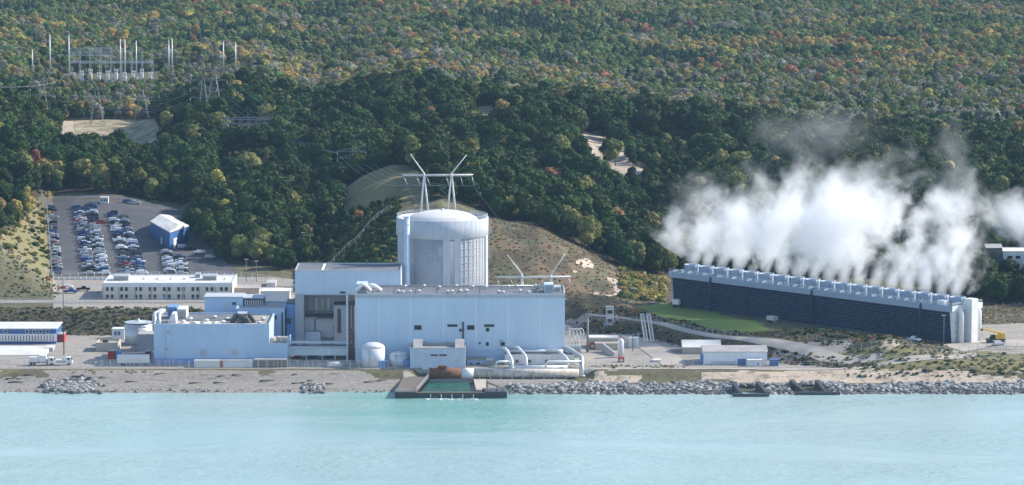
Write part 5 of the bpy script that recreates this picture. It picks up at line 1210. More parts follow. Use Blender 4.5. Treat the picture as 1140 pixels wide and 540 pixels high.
# blue shed by the lot
A = [XY(168,1600), XY(189,1560), XY(210,1584), XY(189,1624)]
def shed_pt(k): return Vector((A[k][0], A[k][1], 0))
zb = hu(189,1575)-1.2; hgt = 8.4; t = thing('blue_lot_shed', 'bright blue shed with a white patched roof at the corner of the car park', 'shed', (X(189,1590), 1590, zb))
mb = MB(); mb.prism([(a[0],a[1]) for a in A], zb, zb+hgt); mb.build('wall', MT['deepblue'], t)
c_ = sum((shed_pt(k) for k in range(4)), Vector())/4
ov = [c_+(shed_pt(k)-c_)*1.03 for k in range(4)]; rl0 = (ov[0]+ov[3])/2; rl1 = (ov[1]+ov[2])/2
mb = MB(); mb.add([(*ov[0].xy,zb+hgt),(*ov[1].xy,zb+hgt),(*rl1.xy,zb+hgt+1.6),(*rl0.xy,zb+hgt+1.6),(*ov[2].xy,zb+hgt),(*ov[3].xy,zb+hgt),(*ov[0].xy,zb+hgt-.3),(*ov[1].xy,zb+hgt-.3),(*ov[2].xy,zb+hgt-.3),(*ov[3].xy,zb+hgt-.3)], [(0,1,2,3),(3,2,4,5),(0,6,7,1),(1,7,8,4,2),(4,8,9,5),(5,9,6,0,3),(9,8,7,6)])
mb.build('roof', paint('patched_white_roof', (.72,.70,.66), (.33,.30,.27), .8, scale=.35, streak=0, amt=.8), t)
dv = (shed_pt(1)-shed_pt(0)).normalized(); nv = Vector((dv.y, -dv.x, 0)); dv2 = (shed_pt(2)-shed_pt(1)).normalized()
def onwall(p, d, w, z0_, z1_, mat, nm):
    mb = MB(); mb.obox((p.x, p.y, (z0_+z1_)/2), w, .3, z1_-z0_, math.atan2(d.y, d.x)); mb.build(nm, mat, t)
onwall(shed_pt(0)+dv*24, dv, 2.6, zb, zb+4.2, MT['white'], 'door'); onwall(shed_pt(1)+dv2*7, dv2, 4.6, zb, zb+5.0, MT['white'], 'roller_door')
# gate booth
D = 1660.0; zb = hu(116,D); t = thing('gate_booth', 'small white booth with dark windows at the far end of the car park', 'booth', (X(116.5,D), D, zb))
mb = MB(); mb.box(X(112,D), X(121,D), D, D+3, zb-.2, zb+2.6); mb.build('wall', MT['white'], t); mb = MB(); mb.box(X(111.6,D), X(121.4,D), D-.3, D+3.3, zb+2.6, zb+2.9); mb.build('roof', MT['roofwhite'], t)
for u in (113,116,118.6): 
    mb = MB(); mb.box(X(u,D), X(u+1.6,D), D-.05, D, zb+1.0, zb+2.1); mb.build('window', MT['glass'], t)
# white sheds between office and auxiliary block
for u0, u1, y0, y1, D, mt, mr, lb in ((290,322,325.5,338,1420,'white','roofwhite','low white flat shed right of the dark louvred box'),(260,288,322,333,1448,'tan','roofgrey','low tan shed at the right end of the office block'),(296,306,316,324,1475,'white','roofwhite','tiny white shed in the fenced yard before the dark tree slope')):
    x0, x1 = X(u0,D), X(u1,D); z1 = Z(y0,D); t = thing('yard_shed', lb, 'shed', ((x0+x1)/2, D, Z(y1,D)))
    mb = MB(); mb.box(x0, x1, D, D+9, min(Z(y1,D), hu((u0+u1)/2,D))-1.5, z1); mb.build('wall', MT[mt], t); mb = MB(); mb.box(x0-.2, x1+.2, D-.2, D+9.2, z1, z1+.35); mb.build('roof', MT[mr], t)

# ================================================================== pylons
def frame_pylon(label, D, la, ra, ly, lt, rt, arm, feet):
    zb = min(hu(la,D), hu(ra,D)); t = thing('frame_pylon', label, 'pylon', (X((la+ra)/2,D), D, zb))
    for ua, tp, sgn in ((la, lt, -1), (ra, rt, 1)):
        za = Z(ly,D); g = hu(ua,D)-1
        for q in (-feet, feet):
            mb = MB(); mb.tube([(X(ua,D)+q-.2*sgn,D,g),(X(ua,D),D,za)], .42, 8, 0, True, .30); mb.build('leg', MT['steelwhite'], t)
        mb = MB(); mb.tube([(X(ua,D),D,za-.3),(X(tp[0],D),D,Z(tp[1],D))], .34, 8, 0, True, .14); mb.build('horn', MT['steelwhite'], t)
    mb = MB(); za = Z(arm[1],D); xa, xb = X(arm[0],D), X(arm[2],D); n = 16
    for dy in (-.5, .5): mb.tube([(xa,D+dy,za),(xb,D+dy,za)], .15, 5); mb.tube([(xa,D+dy*.6,za),(xa+1.5,D+dy,za-.5),(xb-1.5,D+dy,za-.5),(xb,D+dy*.6,za)], .13, 5)
    for k in range(n): mb.tube([(xa+(xb-xa)*k/n,D,za),(xa+(xb-xa)*(k+.5)/n,D,za-.5),(xa+(xb-xa)*(k+1)/n,D,za)], .07, 4)
    mb.build('crossarm', MT['steelwhite'], t)
    for f in (0.02, .2, .34, .62, .82, .98):
        mb = MB(); xx_ = xa+(xb-xa)*f; mb.tube([(xx_,D,za-.8),(xx_+(1.0 if f > .5 else 1.6),D+.5,za-4.4)], .13, 5); mb.build('insulator', MT['steel'], t)
    return t
frame_pylon('tall white twin-legged pylon with raised horns just behind the round building', 1500.0, 472.3, 503, 192, (457,171), (519.5,172), (448,194,527), 2.0)
frame_pylon('lower white twin-legged pylon with raised horns behind the right end of the blue hall', 1432.0, 581, 613.7, 305, (565,284), (629.5,282), (551,308,635), 1.0)
def lattice_tower(u, D, h, w_, arms, label, aw=7.0):
    zb = hu(u,D)-.5; cx = X(u,D); t = thing('lattice_tower', label, 'power tower', (cx, D, zb), 'lattice power towers')
    mb = MB(); n = 7
    def pt(k, f): 
        q = w_*(1-f)*.5+.35; return Vector((cx+(-q,q,q,-q)[k], D+(-q,-q,q,q)[k], zb+h*f))
    for k in range(4): mb.tube([pt(k,0), pt(k,1)], .13, 4, 0, False)
    for i in range(n):
        f0, f1 = i/n, (i+1)/n
        for k in range(4): mb.tube([pt(k,f0), pt((k+1)%4,f1)], .06, 3, 0, False); mb.tube([pt((k+1)%4,f0), pt(k,f1)], .06, 3, 0, False)
    mb.build('mast', MT['lattice'], t)
    for f in arms:
        mb = MB(); z = zb+h*f
        mb.tube([(cx-aw,D,z),(cx+aw,D,z)], .16, 4, 0, False); mb.tube([(cx-aw,D,z),(cx,D,z+1.4),(cx+aw,D,z)], .12, 4, 0, False); mb.build('arm', MT['lattice'], t)
        for q in (-.95, .95):
            mb = MB(); mb.tube([(cx+q*aw,D,z),(cx+q*aw,D,z-1.8)], .12, 4, 0, False); mb.build('insulator', MT['steel'], t)
    return t
for (u, D, h, w_, arms, lb) in ((50,2010,26,6,(.62,.78,.94),'lattice power tower leftmost beside the sandy clearing'),(110,2035,22,7,(.7,.92),'squat lattice power tower left of centre on the sandy clearing'),(160,2080,18,8,(.75,),'small lattice power tower on the right half of the sandy clearing'),(228,1905,26,6,(.6,.78,.94),'slim lattice power tower left of the pair beside the small substation'),(240,1925,27,8,(.55,.75,.94),'wide lattice power tower right of the pair beside the small substation'),(392,1745,16,6,(.75,.95),'lattice power tower in the dark wooded hollow above the bare knoll')):
    lattice_tower(u, D, h, w_, arms, lb)
def wire(name, a, b_, sag, lb, r_=.045):
    a = Vector(a); b_ = Vector(b_); P = [a.lerp(b_, k/20)-Vector((0,0,sag*4*(k/20)*(1-k/20))) for k in range(21)]
    mb = MB(); mb.tube(P, r_, 4, 0, False); o_ = mb.build(name, MT['steel'], None, tuple(a)); tag(o_, lb, 'wire', 'power lines across the woods')
WL = 'thin pale power line sagging across the dark woods'
for k in range(6):
    s_ = -1 if k % 2 == 0 else 1; f = (.62,.78,.94)[k//2]
    wire('power_line', (X(232,1910)+s_*6.5,1910,hu(230,1910)+26*f-1.8), (X(110,2035)+s_*6.5,2035,hu(110,2035)+22*(.7 if k < 4 else .92)-1.8), 7, WL)
    wire('power_line', (X(240,1925)+s_*6.5,1925,hu(240,1925)+26*f-1.8), (X(392,1745)+s_*6.5,1745,hu(392,1745)+14), 6, WL)
for k in range(5):
    u0 = 449+k*19; wire('power_line', (X(u0,1500),1500,Z(194,1500)-4.5), (X(392,1745)+(k-2)*3,1745,hu(392,1745)+13), 4, WL, .04)
for k in range(3): wire('power_line', (X(555+k*38,1432),1432,Z(308,1432)-3), (X(450+k*38,1500),1500,Z(194,1500)-4), 3, 'thin power line between the two white twin-legged pylons', .05)
for k in range(3): wire('power_line', (X(50,2010)+(-7 if k < 2 else 7),2010,hu(50,2010)+26*(.62,.78,.94)[k]-1.8), (X(-120,1800),1800,hu(-120,1800)+26+k*3), 6, WL)
# small substation in the woods
t = thing('substation', 'small steel frame substation in a gap of the woods', 'substation', (X(278,1850), 1850, hu(278,1850)))
for k in range(7):
    u = 250+k*9; zb = hu(278,1850)
    mb = MB(); mb.box(X(u,1850)-.2, X(u,1850)+.2, 1850, 1850.4, zb-3, zb+10.5+2.5*(k in (0,3,6))); mb.build('post', MT['lattice'], t)
    mb = MB(); mb.box(X(u,1850)-.2, X(u,1850)+.2, 1862, 1862.4, zb-3, zb+10.5); mb.build('post', MT['lattice'], t)
for yy, zz_ in ((1850.2,10),(1850.2,8),(1862.2,10)):
    mb = MB(); mb.box(X(249,1850), X(305,1850), yy-.25, yy+.25, hu(278,1850)+zz_, hu(278,1850)+zz_+.5); mb.build('busbar_beam', MT['lattice'], t)
for k in range(5):
    mb = MB(); u = 255+k*11; zb = hu(278,1850); mb.box(X(u,1855)-1.2, X(u,1855)+1.2, 1855, 1857, zb-3, zb+5); mb.lathe((X(u,1855),1856,zb+5), [(.3,0),(.3,2),(.05,2.2)], 8); mb.build('breaker', MT['lattice'], t)
# far switchyard and its tall masts
zb = hu(125,2440); t = thing('switchyard', 'white steel lattice switchyard among autumn trees far behind', 'switchyard', (X(125,2440), 2440, zb))
for k in range(9):
    u = 80+k*11.5
    for dd_ in (2420, 2450, 2475):
        h = 17 if (k < 4 or dd_ > 2460) else 12; mb = MB()
        for q in (-.5, .5): mb.box(X(u,dd_)+q-.11, X(u,dd_)+q+.11, dd_, dd_+.3, zb-4, zb+h)
        for z in range(0, h, 2): mb.tube([(X(u,dd_)-.5,dd_+.2,zb+z),(X(u,dd_)+.5,dd_+.2,zb+z+1)], .1, 4)
        mb.build('column', MT['steel'], t)
for dd_, h in ((2420,16),(2420,11.5),(2450,16),(2450,9),(2475,16.5)):
    mb = MB(); x0, x1 = X(79,dd_), X(173 if h < 12 else 128,dd_)
    for q in (0, .9): mb.box(x0, x1, dd_-.15, dd_+.15, zb+h+q, zb+h+q+.2)
    n = int((x1-x0)/1.4)
    for k in range(n): mb.tube([(x0+(x1-x0)*k/n,dd_,zb+h),(x0+(x1-x0)*(k+1)/n,dd_,zb+h+.9)], .09, 3)
    mb.build('girder', MT['steel'], t)
for k in range(10):
    mb = MB(); u = 84+k*9.5; mb.box(X(u,2412)-.9, X(u,2412)+.9, 2411, 2414, zb-4, zb+3.5+(k % 3)); 
    for q in (-1,0,1): mb.lathe((X(u,2412)+q,2412.5,zb+3.5+(k % 3)), [(.25,0),(.25,2.2),(.05,2.4)], 6)
    mb.build('breaker', MT['steelwhite'], t)
for (u, yt, yb, lb) in ((39,55,84,'leftmost short pale mast left of the far switchyard'),(58.5,38,88,'second pale mast from the left beside the far switchyard'),(79.5,39,95,'pale mast at the left end of the far switchyard'),(136.5,43,95,'left one of two close masts at the right half of the far switchyard'),(141.5,44,95,'right one of two close masts at the right half of the far switchyard'),(154,45,97,'mast at the right end of the far switchyard'),(190,44,97,'left one of a close pair of masts right of the far switchyard'),(193.7,42,97,'right one of a close pair of masts right of the far switchyard'),(250.5,46,98,'left one of the two rightmost far masts, above the ridge woods'),(264,47,98,'rightmost far mast, above the ridge woods')):
    D = 2440.0; zb_ = hu(u,D); zt = Z(yt,D); t = thing('steel_mast', lb, 'mast', (X(u,D), D, zb_), 'tall pale masts by the far switchyard')
    mb = MB(); mb.tube([(X(u,D),D,zb_-3),(X(u,D),D,zt)], .55, 8, 0, True, .32); mb.build('shaft', MT['steel'], t)
    mb = MB(); mb.lathe((X(u,D),D,zb_+.2), [(1.3,-2),(1.3,.6),(.9,.7)], 10); mb.build('footing', MT['conc'], t)

# ================================================================== poles and light masts
for (u, yt, D, lb, arm) in ((337.5,259,1545,'tall light mast at the foot of the dark wooded slope left of the bare knoll',1),(47,210,1640,'tall pole at the top left corner of the car park',0),(69.5,312,1345,'very tall dark pole standing in front of the blue store at the left',0),(50,222,1600,'pole beside the left edge of the car park below the tallest one',0),(63,268,1500,'thin pole at the near left corner of the car park',0),(86,214,1690,'light pole at the far end of the car park before the trees',1),(274,289,1490,'light pole in the fenced yard left of the dark slope',1),(285,291,1490,'light pole in the fenced yard nearest the dark slope',1),(654.5,355,1350,'thick grey pole right beside the blue hall',0),(705,318,1352,'tall thin dark mast in the gravel yard behind the white cabinet',0),(628.6,330,1340,'grey pole against the right end wall of the blue hall',0),(1052,352,1338,'thin pole left of the white end of the cooling tower',1)):
    zb = hu(u,D); zt = Z(yt,D); t = thing('light_pole' if arm else 'utility_pole', lb, 'pole', (X(u,D), D, zb))
    r_ = .5 if u == 654.5 else (.2 if u == 69.5 else .14); mb = MB(); mb.tube([(X(u,D),D,zb-1),(X(u,D),D,zt)], r_, 8, 0, True, r_*.6); mb.build('shaft', MT['lattice'] if u not in (69.5,705) else MT['darksteel'], t)
    mb = MB()
    if arm: mb.box(X(u,D)-.8, X(u,D)+.8, D-.2, D+.2, zt-.1, zt+.15)
    else: mb.box(X(u,D)-.9, X(u,D)+.9, D-.1, D+.1, zt-1.2, zt-.95)
    mb.build('lamp_head' if arm else 'crossarm', MT['steel'], t)
    if u == 69.5:
        mb = MB(); mb.box(X(u,D)-.9, X(u,D)+.9, D-.3, D+.3, Z(322,D), Z(319,D)); mb.build('warning_marker', MT['red'], t)

# ================================================================== fences
def fence(lb, P, h=2.6, step=3.2, rails=4, mat='steel', rp=.07, rw=.025):
    C = [np.array(p, float) for p in P]; q = []
    for a, b_ in zip(C[:-1], C[1:]):
        n = max(1, int(np.linalg.norm(b_-a)/step)); q += [a+(b_-a)*k/n for k in range(n)]
    q.append(C[-1]); G = [Vector((p[0],p[1],hz(p[0],p[1]))) for p in q]; t = thing('wire_fence', lb, 'fence', tuple(G[0]))
    mb = MB()
    for g in G: mb.tube([g-Vector((0,0,.3)), g+Vector((0,0,h))], rp, 5, 0, False)
    mb.build('posts', MT[mat], t)['kind'] = 'stuff'
    mb = MB()
    for k in range(rails):
        mb.tube([g+Vector((0,0,.15+(h-.2)*k/(rails-1))) for g in G], rw if k < rails-1 else rw*1.6, 3, 0, False)
    mb.build('wires', MT[mat], t)['kind'] = 'stuff'
fence('grey wire security fence along the shore in front of the left buildings', [XY(-60,1309.5), XY(60,1309.5), XY(200,1309.5), XY(330,1309), XY(440,1308.5)], 3.2, 2.6, 7)
fence('inner wire fence close behind the shore fence on the left', [XY(66,1312), XY(330,1311.6), XY(400,1311.6)], 2.8, 3.4, 5)
fence('wire fence climbing diagonally up the dark slope left of the round building', [XY(326,1452), XY(345,1470), XY(372,1498), XY(400,1522), XY(436,1555)], 3.0, 4.6, 4, 'steel', .07, .02)
fence('wire fence along the upper road behind the green bank', [XY(-60,1423), XY(100,1423.5), XY(300,1425)], 2.2, 3.4, 4)
fence('tall wire fence between the car park and the office block', [XY(50,1501), XY(150,1501), XY(268,1501), XY(330,1478)], 2.6, 3.2, 5, 'steelwhite')
fence('wire fence across the bare slope at the left edge', [XY(-40,1482), XY(20,1476), XY(58,1488), XY(53,1640)], 2.6, 4, 4)
fence('wire fence along the foot of the scrub bank right of the hall', [XY(632,1420), XY(668,1409), XY(720,1398), XY(780,1368), XY(850,1338)], 2.6, 3.4, 5)
fence('wire fence beside the shore road on the right', [XY(570,1312), XY(700,1313.5), XY(760,1312.5), XY(880,1311.5), XY(1000,1313), XY(1160,1320)], 2.4, 3.6, 4)
fence('wire fence across the brown mounds before the cooling tower', [XY(900,1340), XY(960,1323), XY(1030,1322), XY(1100,1333), XY(1200,1336)], 2.2, 3.6, 4)
fence('wire fence below the trees beyond the white tower end', [XY(1108,1400), XY(1140,1404), XY(1200,1404)], 2.6, 3.2, 5)
# concrete barrier blocks before the lot
for k in range(17):
    x_ = X(62+k*6.2,1497); z_ = hz(x_,1497); mb = MB(); mb.yprism([(x_-.9,z_-.1),(x_+.9,z_-.1),(x_+.9,z_+.9),(x_-.9,z_+.9)], 1497, 1497.6); mb.yprism([(x_-.7,z_+.9),(x_+.7,z_+.9),(x_+.6,z_+1.05),(x_-.6,z_+1.05)], 1497.1, 1497.5)
    tag(mb.build('barrier_block', MT['white'], None, (x_,1497,z_)), 'white concrete barrier block in the row along the near edge of the car park', 'barrier', 'barrier blocks along the car park')
# open steel stairs and racks on the bank
for (ua, ya, ub, yb, D, lb) in ((715,366,720,392,1385,'steep galvanised steel conveyor ladder down the bank right of the thin mast'),(722,367,727,392,1384,'second steep steel ladder down the bank just right of the first')):
    t = thing('bank_ladder', lb, 'ladder', (X(ua,D), D, Z(ya,D))); a = Vector((X(ua,1404),1404,hu(ua,1404)+2.5)); b_ = Vector((X(ub,1374),1374,hu(ub,1374)+.3))
    mb = MB()
    for q in (-.6, .6): mb.tube([a+Vector((q,0,0)), b_+Vector((q,0,0))], .16, 5)
    for k in range(24): p = a.lerp(b_, k/24); mb.box(p.x-.6, p.x+.6, p.y-.1, p.y+.1, p.z-.06, p.z+.06)
    mb.build('stringers', MT['steelwhite'], t)
    mb = MB(); mb.tube([a-Vector((0,0,4)), a], .2, 6); mb.build('support_post', MT['steel'], t)
# switchgear frames right of the hall
D = 1346.0; t = thing('switchgear_frame', 'cluster of steel switchgear frames with looping insulators at the right end of the blue hall', 'switchgear', (X(642,D), D, 3.7))
for k in range(4):
    mb = MB(); xx_ = X(634+k*4.4,D); mb.box(xx_-.15, xx_+.15, D, D+.3, 3.6, 14-k*.6); mb.build('post', MT['steel'], t)
for k in range(3):
    mb = MB(); mb.tube([(X(634+k*4,D)+2*math.cos(a)*.6+1.5,D+.1+k*.4,11.5+1.8*math.sin(a)) for a in np.linspace(0,2*PI,15)], .09, 4, 0, False); mb.build('conductor_loop', MT['steelwhite'], t)
mb = MB(); mb.box(X(633,D), X(648,D), D-.1, D+.1, 13.0, 13.3); mb.build('beam', MT['steel'], t)
D = 1338.0; t = thing('transformer', 'large grey finned transformer at the right end wall of the blue hall', 'transformer', (X(641,D), D, 3.7))
mb = MB(); mb.box(X(635,D), X(647,D), D, D+4, 3.6, 8.3); mb.build('tank', MT['steel'], t)
mb = MB()
for k in range(10): mb.box(X(635,D)+.15+k*.38, X(635,D)+.3+k*.38, D-.9, D, 4.2, 7.8)
mb.build('cooling_fin', MT['steel'], t)
for k in range(3):
    mb = MB(); mb.lathe((X(637+k*4,D),D+2,8.3), [(.3,0),(.42,.3),(.3,.6),(.42,.9),(.3,1.2),(.1,2.2)], 8); mb.build('bushing', MT['tan'], t)
# gas cylinder tank by the walkway
D = 1313.0; t = thing('gas_tank', 'small white horizontal gas tank on saddles left of the tall white tank', 'tank', (X(372,D), D, 3.7)); zc = 5.0
mb = MB(); xa, xb = X(364.5,D), X(379.5,D)
prof = [(xa,.05),(xa+.25,.65),(xa+.7,1.0),(xb-.7,1.0),(xb-.25,.65),(xb,.05)]
vs = []; n = 14
for (px_, r_) in prof: vs += [(px_, D+r_*math.cos(2*PI*k/n), zc+r_*math.sin(2*PI*k/n)) for k in range(n)]
mb.add(vs, [(i*n+k, i*n+(k+1) % n, (i+1)*n+(k+1) % n, (i+1)*n+k) for i in range(5) for k in range(n)], 0, True); mb.build('shell', MT['white'], t)
for xx_ in (xa+1, xb-1):
    mb = MB(); mb.box(xx_-.2, xx_+.2, D-.8, D+.8, 3.6, 4.4); mb.build('saddle', MT['conc'], t)

# ================================================================== vehicles
def carpaint(n, c): 
    m = paint(n, c, tuple(x*.85 for x in c), .3, 0, scale=2, streak=0); return m
CP = {'white':carpaint('white_car_paint',(.78,.78,.78)),'silver':carpaint('silver_car_paint',(.42,.43,.45)),'grey':carpaint('grey_car_paint',(.14,.145,.155)),'black':carpaint('black_car_paint',(.015,.015,.018)),'blue':carpaint('blue_car_paint',(.03,.07,.20)),'red':carpaint('red_car_paint',(.30,.025,.025))}
def car_meshes(kind):
    # side profile along x, swept across y
    L_, w_ = (4.7,.9) if kind == 'sedan' else ((4.8,.95) if kind == 'suv' else (5.5,.97))
    h = L_/2
    if kind == 'sedan': low = [(-h,.35),(-h,.85),(-h+.25,.95),(h-.3,.85),(h,.7),(h,.35)]; cab = [(-h+.55,.93),(-h+1.15,1.45),(.55,1.46),(1.25,.9)]
    elif kind == 'suv': low = [(-h,.4),(-h,1.05),(h-.2,1.0),(h,.85),(h,.4)]; cab = [(-h+.05,1.04),(-h+.35,1.75),(.6,1.76),(1.25,1.0)]
    else: low = [(-h,.45),(-h,1.1),(h-.2,1.1),(h,.95),(h,.45)]; cab = [(-.75,1.09),(-.6,1.8),(.75,1.82),(1.3,1.09)]
    mb = MB(); mb.yprism(low, -w_, w_, 0)
    n = len(cab); mb.add([(p[0],-w_+.06+.16*(p[1] > 1.2),p[1]) for p in cab]+[(p[0],w_-.06-.16*(p[1] > 1.2),p[1]) for p in cab], [tuple(range(n)),tuple(range(n,2*n))[::-1]]+[(i,n+i,n+(i+1) % n,(i+1) % n) for i in range(n)], 0)
    for wx in (-h+.9, h-.95):
        for wy in (-w_+.02, w_-.02):
            vs = [(wx+.34*math.cos(a), wy-.06, .34+.34*math.sin(a)) for a in np.linspace(0,2*PI,11)[:-1]]+[(wx+.34*math.cos(a), wy+.06, .34+.34*math.sin(a)) for a in np.linspace(0,2*PI,11)[:-1]]
            mb.add(vs, [tuple(range(10)),tuple(range(10,20))[::-1]]+[(i,10+i,10+(i+1) % 10,(i+1) % 10) for i in range(10)], 1)
    if kind == 'pickup': mb.box(-h+.15, -.85, -w_+.12, w_-.12, 1.0, 1.112, 1)
    g = MB(); zb_, zt_ = cab[0][1]+.1, cab[1][1]-.1
    def xs(z, lo): a, b_ = (cab[0], cab[1]) if lo else (cab[3], cab[2]); return a[0]+(b_[0]-a[0])*(z-a[1])/(b_[1]-a[1])
    for s in (-1, 1):
        y_ = s*(w_-.13); g.add([(xs(zb_,1)+.14,y_*1.02,zb_),(xs(zb_,0)-.14,y_*1.02,zb_),(xs(zt_,0)-.1,y_-s*.07,zt_),(xs(zt_,1)+.1,y_-s*.07,zt_)], [(0,1,2,3)])
    for lo in (0, 1):
        o = .02 if not lo else -.02; g.add([(xs(zb_,lo)+o,-w_+.22,zb_),(xs(zb_,lo)+o,w_-.22,zb_),(xs(zt_,lo)+o,w_-.3,zt_),(xs(zt_,lo)+o,-w_+.3,zt_)], [(0,1,2,3)])
    return mb, g
CM = {}
for kd in ('sedan','suv','pickup'):
    mb, g = car_meshes(kd); o_ = g.build('windows', MT['glass']); gm = o_.data; bpy.data.objects.remove(o_)
    for cn in CP:
        o_ = mb.build('parked_car', [CP[cn], MT['darksteel']]); CM[(kd,cn)] = (o_.data, gm); bpy.data.objects.remove(o_)
def put_car(kd, cn, x, y, rz, lb, grp, z=None):
    bm_, gm = CM[(kd,cn)]; o_ = bpy.data.objects.new('pickup_truck' if kd == 'pickup' else 'parked_car', bm_); col.objects.link(o_)
    e = .8; sl_ = math.atan2(hz(x,y+e)-hz(x,y-e), 2*e)
    o_.location = (x, y, (hz(x,y) if z is None else z)+.12); o_.rotation_euler = (0, 0, rz)
    g = bpy.data.objects.new('windows', gm); col.objects.link(g); g.parent = o_; tag(o_, lb, {'sedan':'car','suv':'car','pickup':'pickup truck'}[kd], grp)
KN = {'sedan':'sedan','suv':'boxy car','pickup':'pickup truck'}
ROWS = [('leftmost column of the car park',62.5,57,1511,1652,.80),('left half of the second column block',99,88,1509,1652,.93),('right half of the second column block',115,102,1509,1656,.93),('left half of the third column block',142,124,1509,1640,.93),('right half of the third column block',158,133,1509,1634,.93),('left column of the short block by the blue shed',189,178,1509,1560,.95),('right column of the short block by the blue shed',203,187,1509,1548,.9)]
r_ = random.Random(5)
for (wh, ua, ub, Da, Db, fill) in ROWS:
    D = Da
    while D < Db:
        f = (D-1509)/145.0; u = ua+(ub-ua)*f
        if r_.random() < fill*(1 if wh[:8] != 'leftmost' or f < .62 else .8):
            kd = r_.choice(['sedan','sedan','suv','suv','pickup']); cn = r_.choice(['white','white','silver','silver','grey','grey','black','black','black','blue','blue']+(['red'] if r_.random() < .4 else []))
            put_car(kd, cn, X(u,D)+r_.uniform(-.3,.3), D, (0 if r_.random() < .5 else PI)+r_.uniform(-.06,.06), '%s %s parked in the %s' % (cn, KN[kd], wh), '%s %ss in the %s' % (cn, KN[kd], wh))
        D += 3.4
for (u, D, kd, cn, rz, lb) in ((113,1622,'sedan','red',.1,'dark red sedan alone in the lane between two column blocks'),(143,1664,'suv','blue',.05,'dark blue boxy car before the trees at the far end of the car park'),(150,1662,'pickup','silver',0,'silver pickup truck before the trees at the far end of the car park'),(196,1568,'sedan','black',.3,'black sedan left of the row beneath the blue shed wall'),(204,1566,'suv','silver',.3,'silver boxy car in the row beneath the blue shed wall'),(211,1562,'suv','black',.3,'black boxy car at the right of the row beneath the blue shed wall'),(222,1554,'sedan','white',.2,'white sedan alone at the foot of the dark trees'),(234,1543,'suv','silver',.2,'silver boxy car rightmost at the foot of the dark trees'),(85,1652,'sedan','grey',0,'grey sedan crossing the far end of the car park'),(120,1462,'pickup','black',.1,'black pickup truck left of the office block end'),(78,1455,'pickup','blue',0,'blue pickup truck on the pale yard left of the office block'),(1113,1339,'suv','silver',.5,'silver boxy car on the track right of the cooling tower end'),(74,1470,'sedan','white',0,'white sedan on the pale yard below the car park'),(1018,1343,'pickup','white',-.7,'white pickup truck parked at the foot of the cooling tower')):
    if u == 120: u = 92
    put_car(kd, cn, X(u,D), D, rz, lb, None)
# trailers and trucks
def trailer(u0, u1, D, lb, mt='white', rz=0.0, h=2.7, name='box_trailer'):
    z_ = hu((u0+u1)/2,D); xa, xb = X(u0,D), X(u1,D); L_ = xb-xa; t = empty(name, ((xa+xb)/2, D, z_), rz); tag(t, lb, 'trailer'); t['_o'] = (0,0,0)
    mb = MB(); mb.box(-L_/2, L_/2, -1.25, 1.25, 1.0, 1.0+h); mb.build('body', MT[mt], t)
    mb = MB(); mb.box(-L_/2, L_/2, -.9, .9, .75, 1.0); mb.build('chassis', MT['darksteel'], t)
    for q in (-L_*.36, -L_*.27):
        mb = MB()
        for s in (-1, 1): mb.tube([(q,s*1.15,.5),(q,s*.85,.5)], .5, 12)
        mb.build('wheel_pair', MT['darksteel'], t)
    mb = MB(); mb.box(L_*.3, L_*.3+.15, -.8, .8, .1, 1.0); mb.build('landing_leg', MT['steel'], t); return t
trailer(129, 165, 1318, 'long white box trailer parked by the fence left of the large blue building')
trailer(855, 866, 1392, 'white box trailer at the foot of the cooling tower behind the lawn', 'steel', -.75, 1.5)
trailer(750, 758, 1443, 'pale box trailer at the far left foot of the cooling tower', 'steelwhite', -.5, 2.0)
def flatbed(u, D, lb, mt_cab, load):
    z_ = hu(u,D); t = empty('flatbed_truck', (X(u,D), D, z_), 0); tag(t, lb, 'truck'); t['_o'] = (0,0,0)
    mb = MB(); mb.box(-4.5, 2.4, -1.2, 1.2, 1.0, 1.25); mb.build('flatbed', MT['darksteel'], t)
    mb = MB(); mb.yprism([(2.6,.6),(5.0,.6),(5.0,1.7),(4.3,2.9),(2.6,2.9)], -1.2, 1.2); cb = part_origin(mb.build('cab', MT[mt_cab], t), t)
    mb = MB(); mb.yprism([(4.42,2.7),(4.95,1.85),(5.02,1.85),(4.5,2.75)], -1.0, 1.0); mb.box(3.3, 4.2, -1.23, 1.23, 1.8, 2.6); mb.build('windows', MT['glass'], cb)
    for q in (-3.6, -2.5, 3.9):
        mb = MB()
        for s in (-1, 1): mb.tube([(q,s*1.2,.5),(q,s*.85,.5)], .5, 12)
        mb.build('wheel_pair', MT['darksteel'], t)
    mb = MB()
    for b_ in load: mb.box(*b_[:6])
    mb.build('load', MT['steelwhite'], t); return t
flatbed(44, 1318, 'white flatbed truck with pale machinery on its bed before the low white-roofed shed', 'white', [(-4.2,-1.0,-1,1,1.25,3.0),(-.6,1.8,-1,1,1.25,3.6)])
flatbed(63, 1319, 'grey flatbed truck with stacked pale gear right of the white one', 'steelwhite', [(-4.2,-2.2,-1,1,1.25,2.4),(-2,2.0,-1,1,1.25,2.0)])
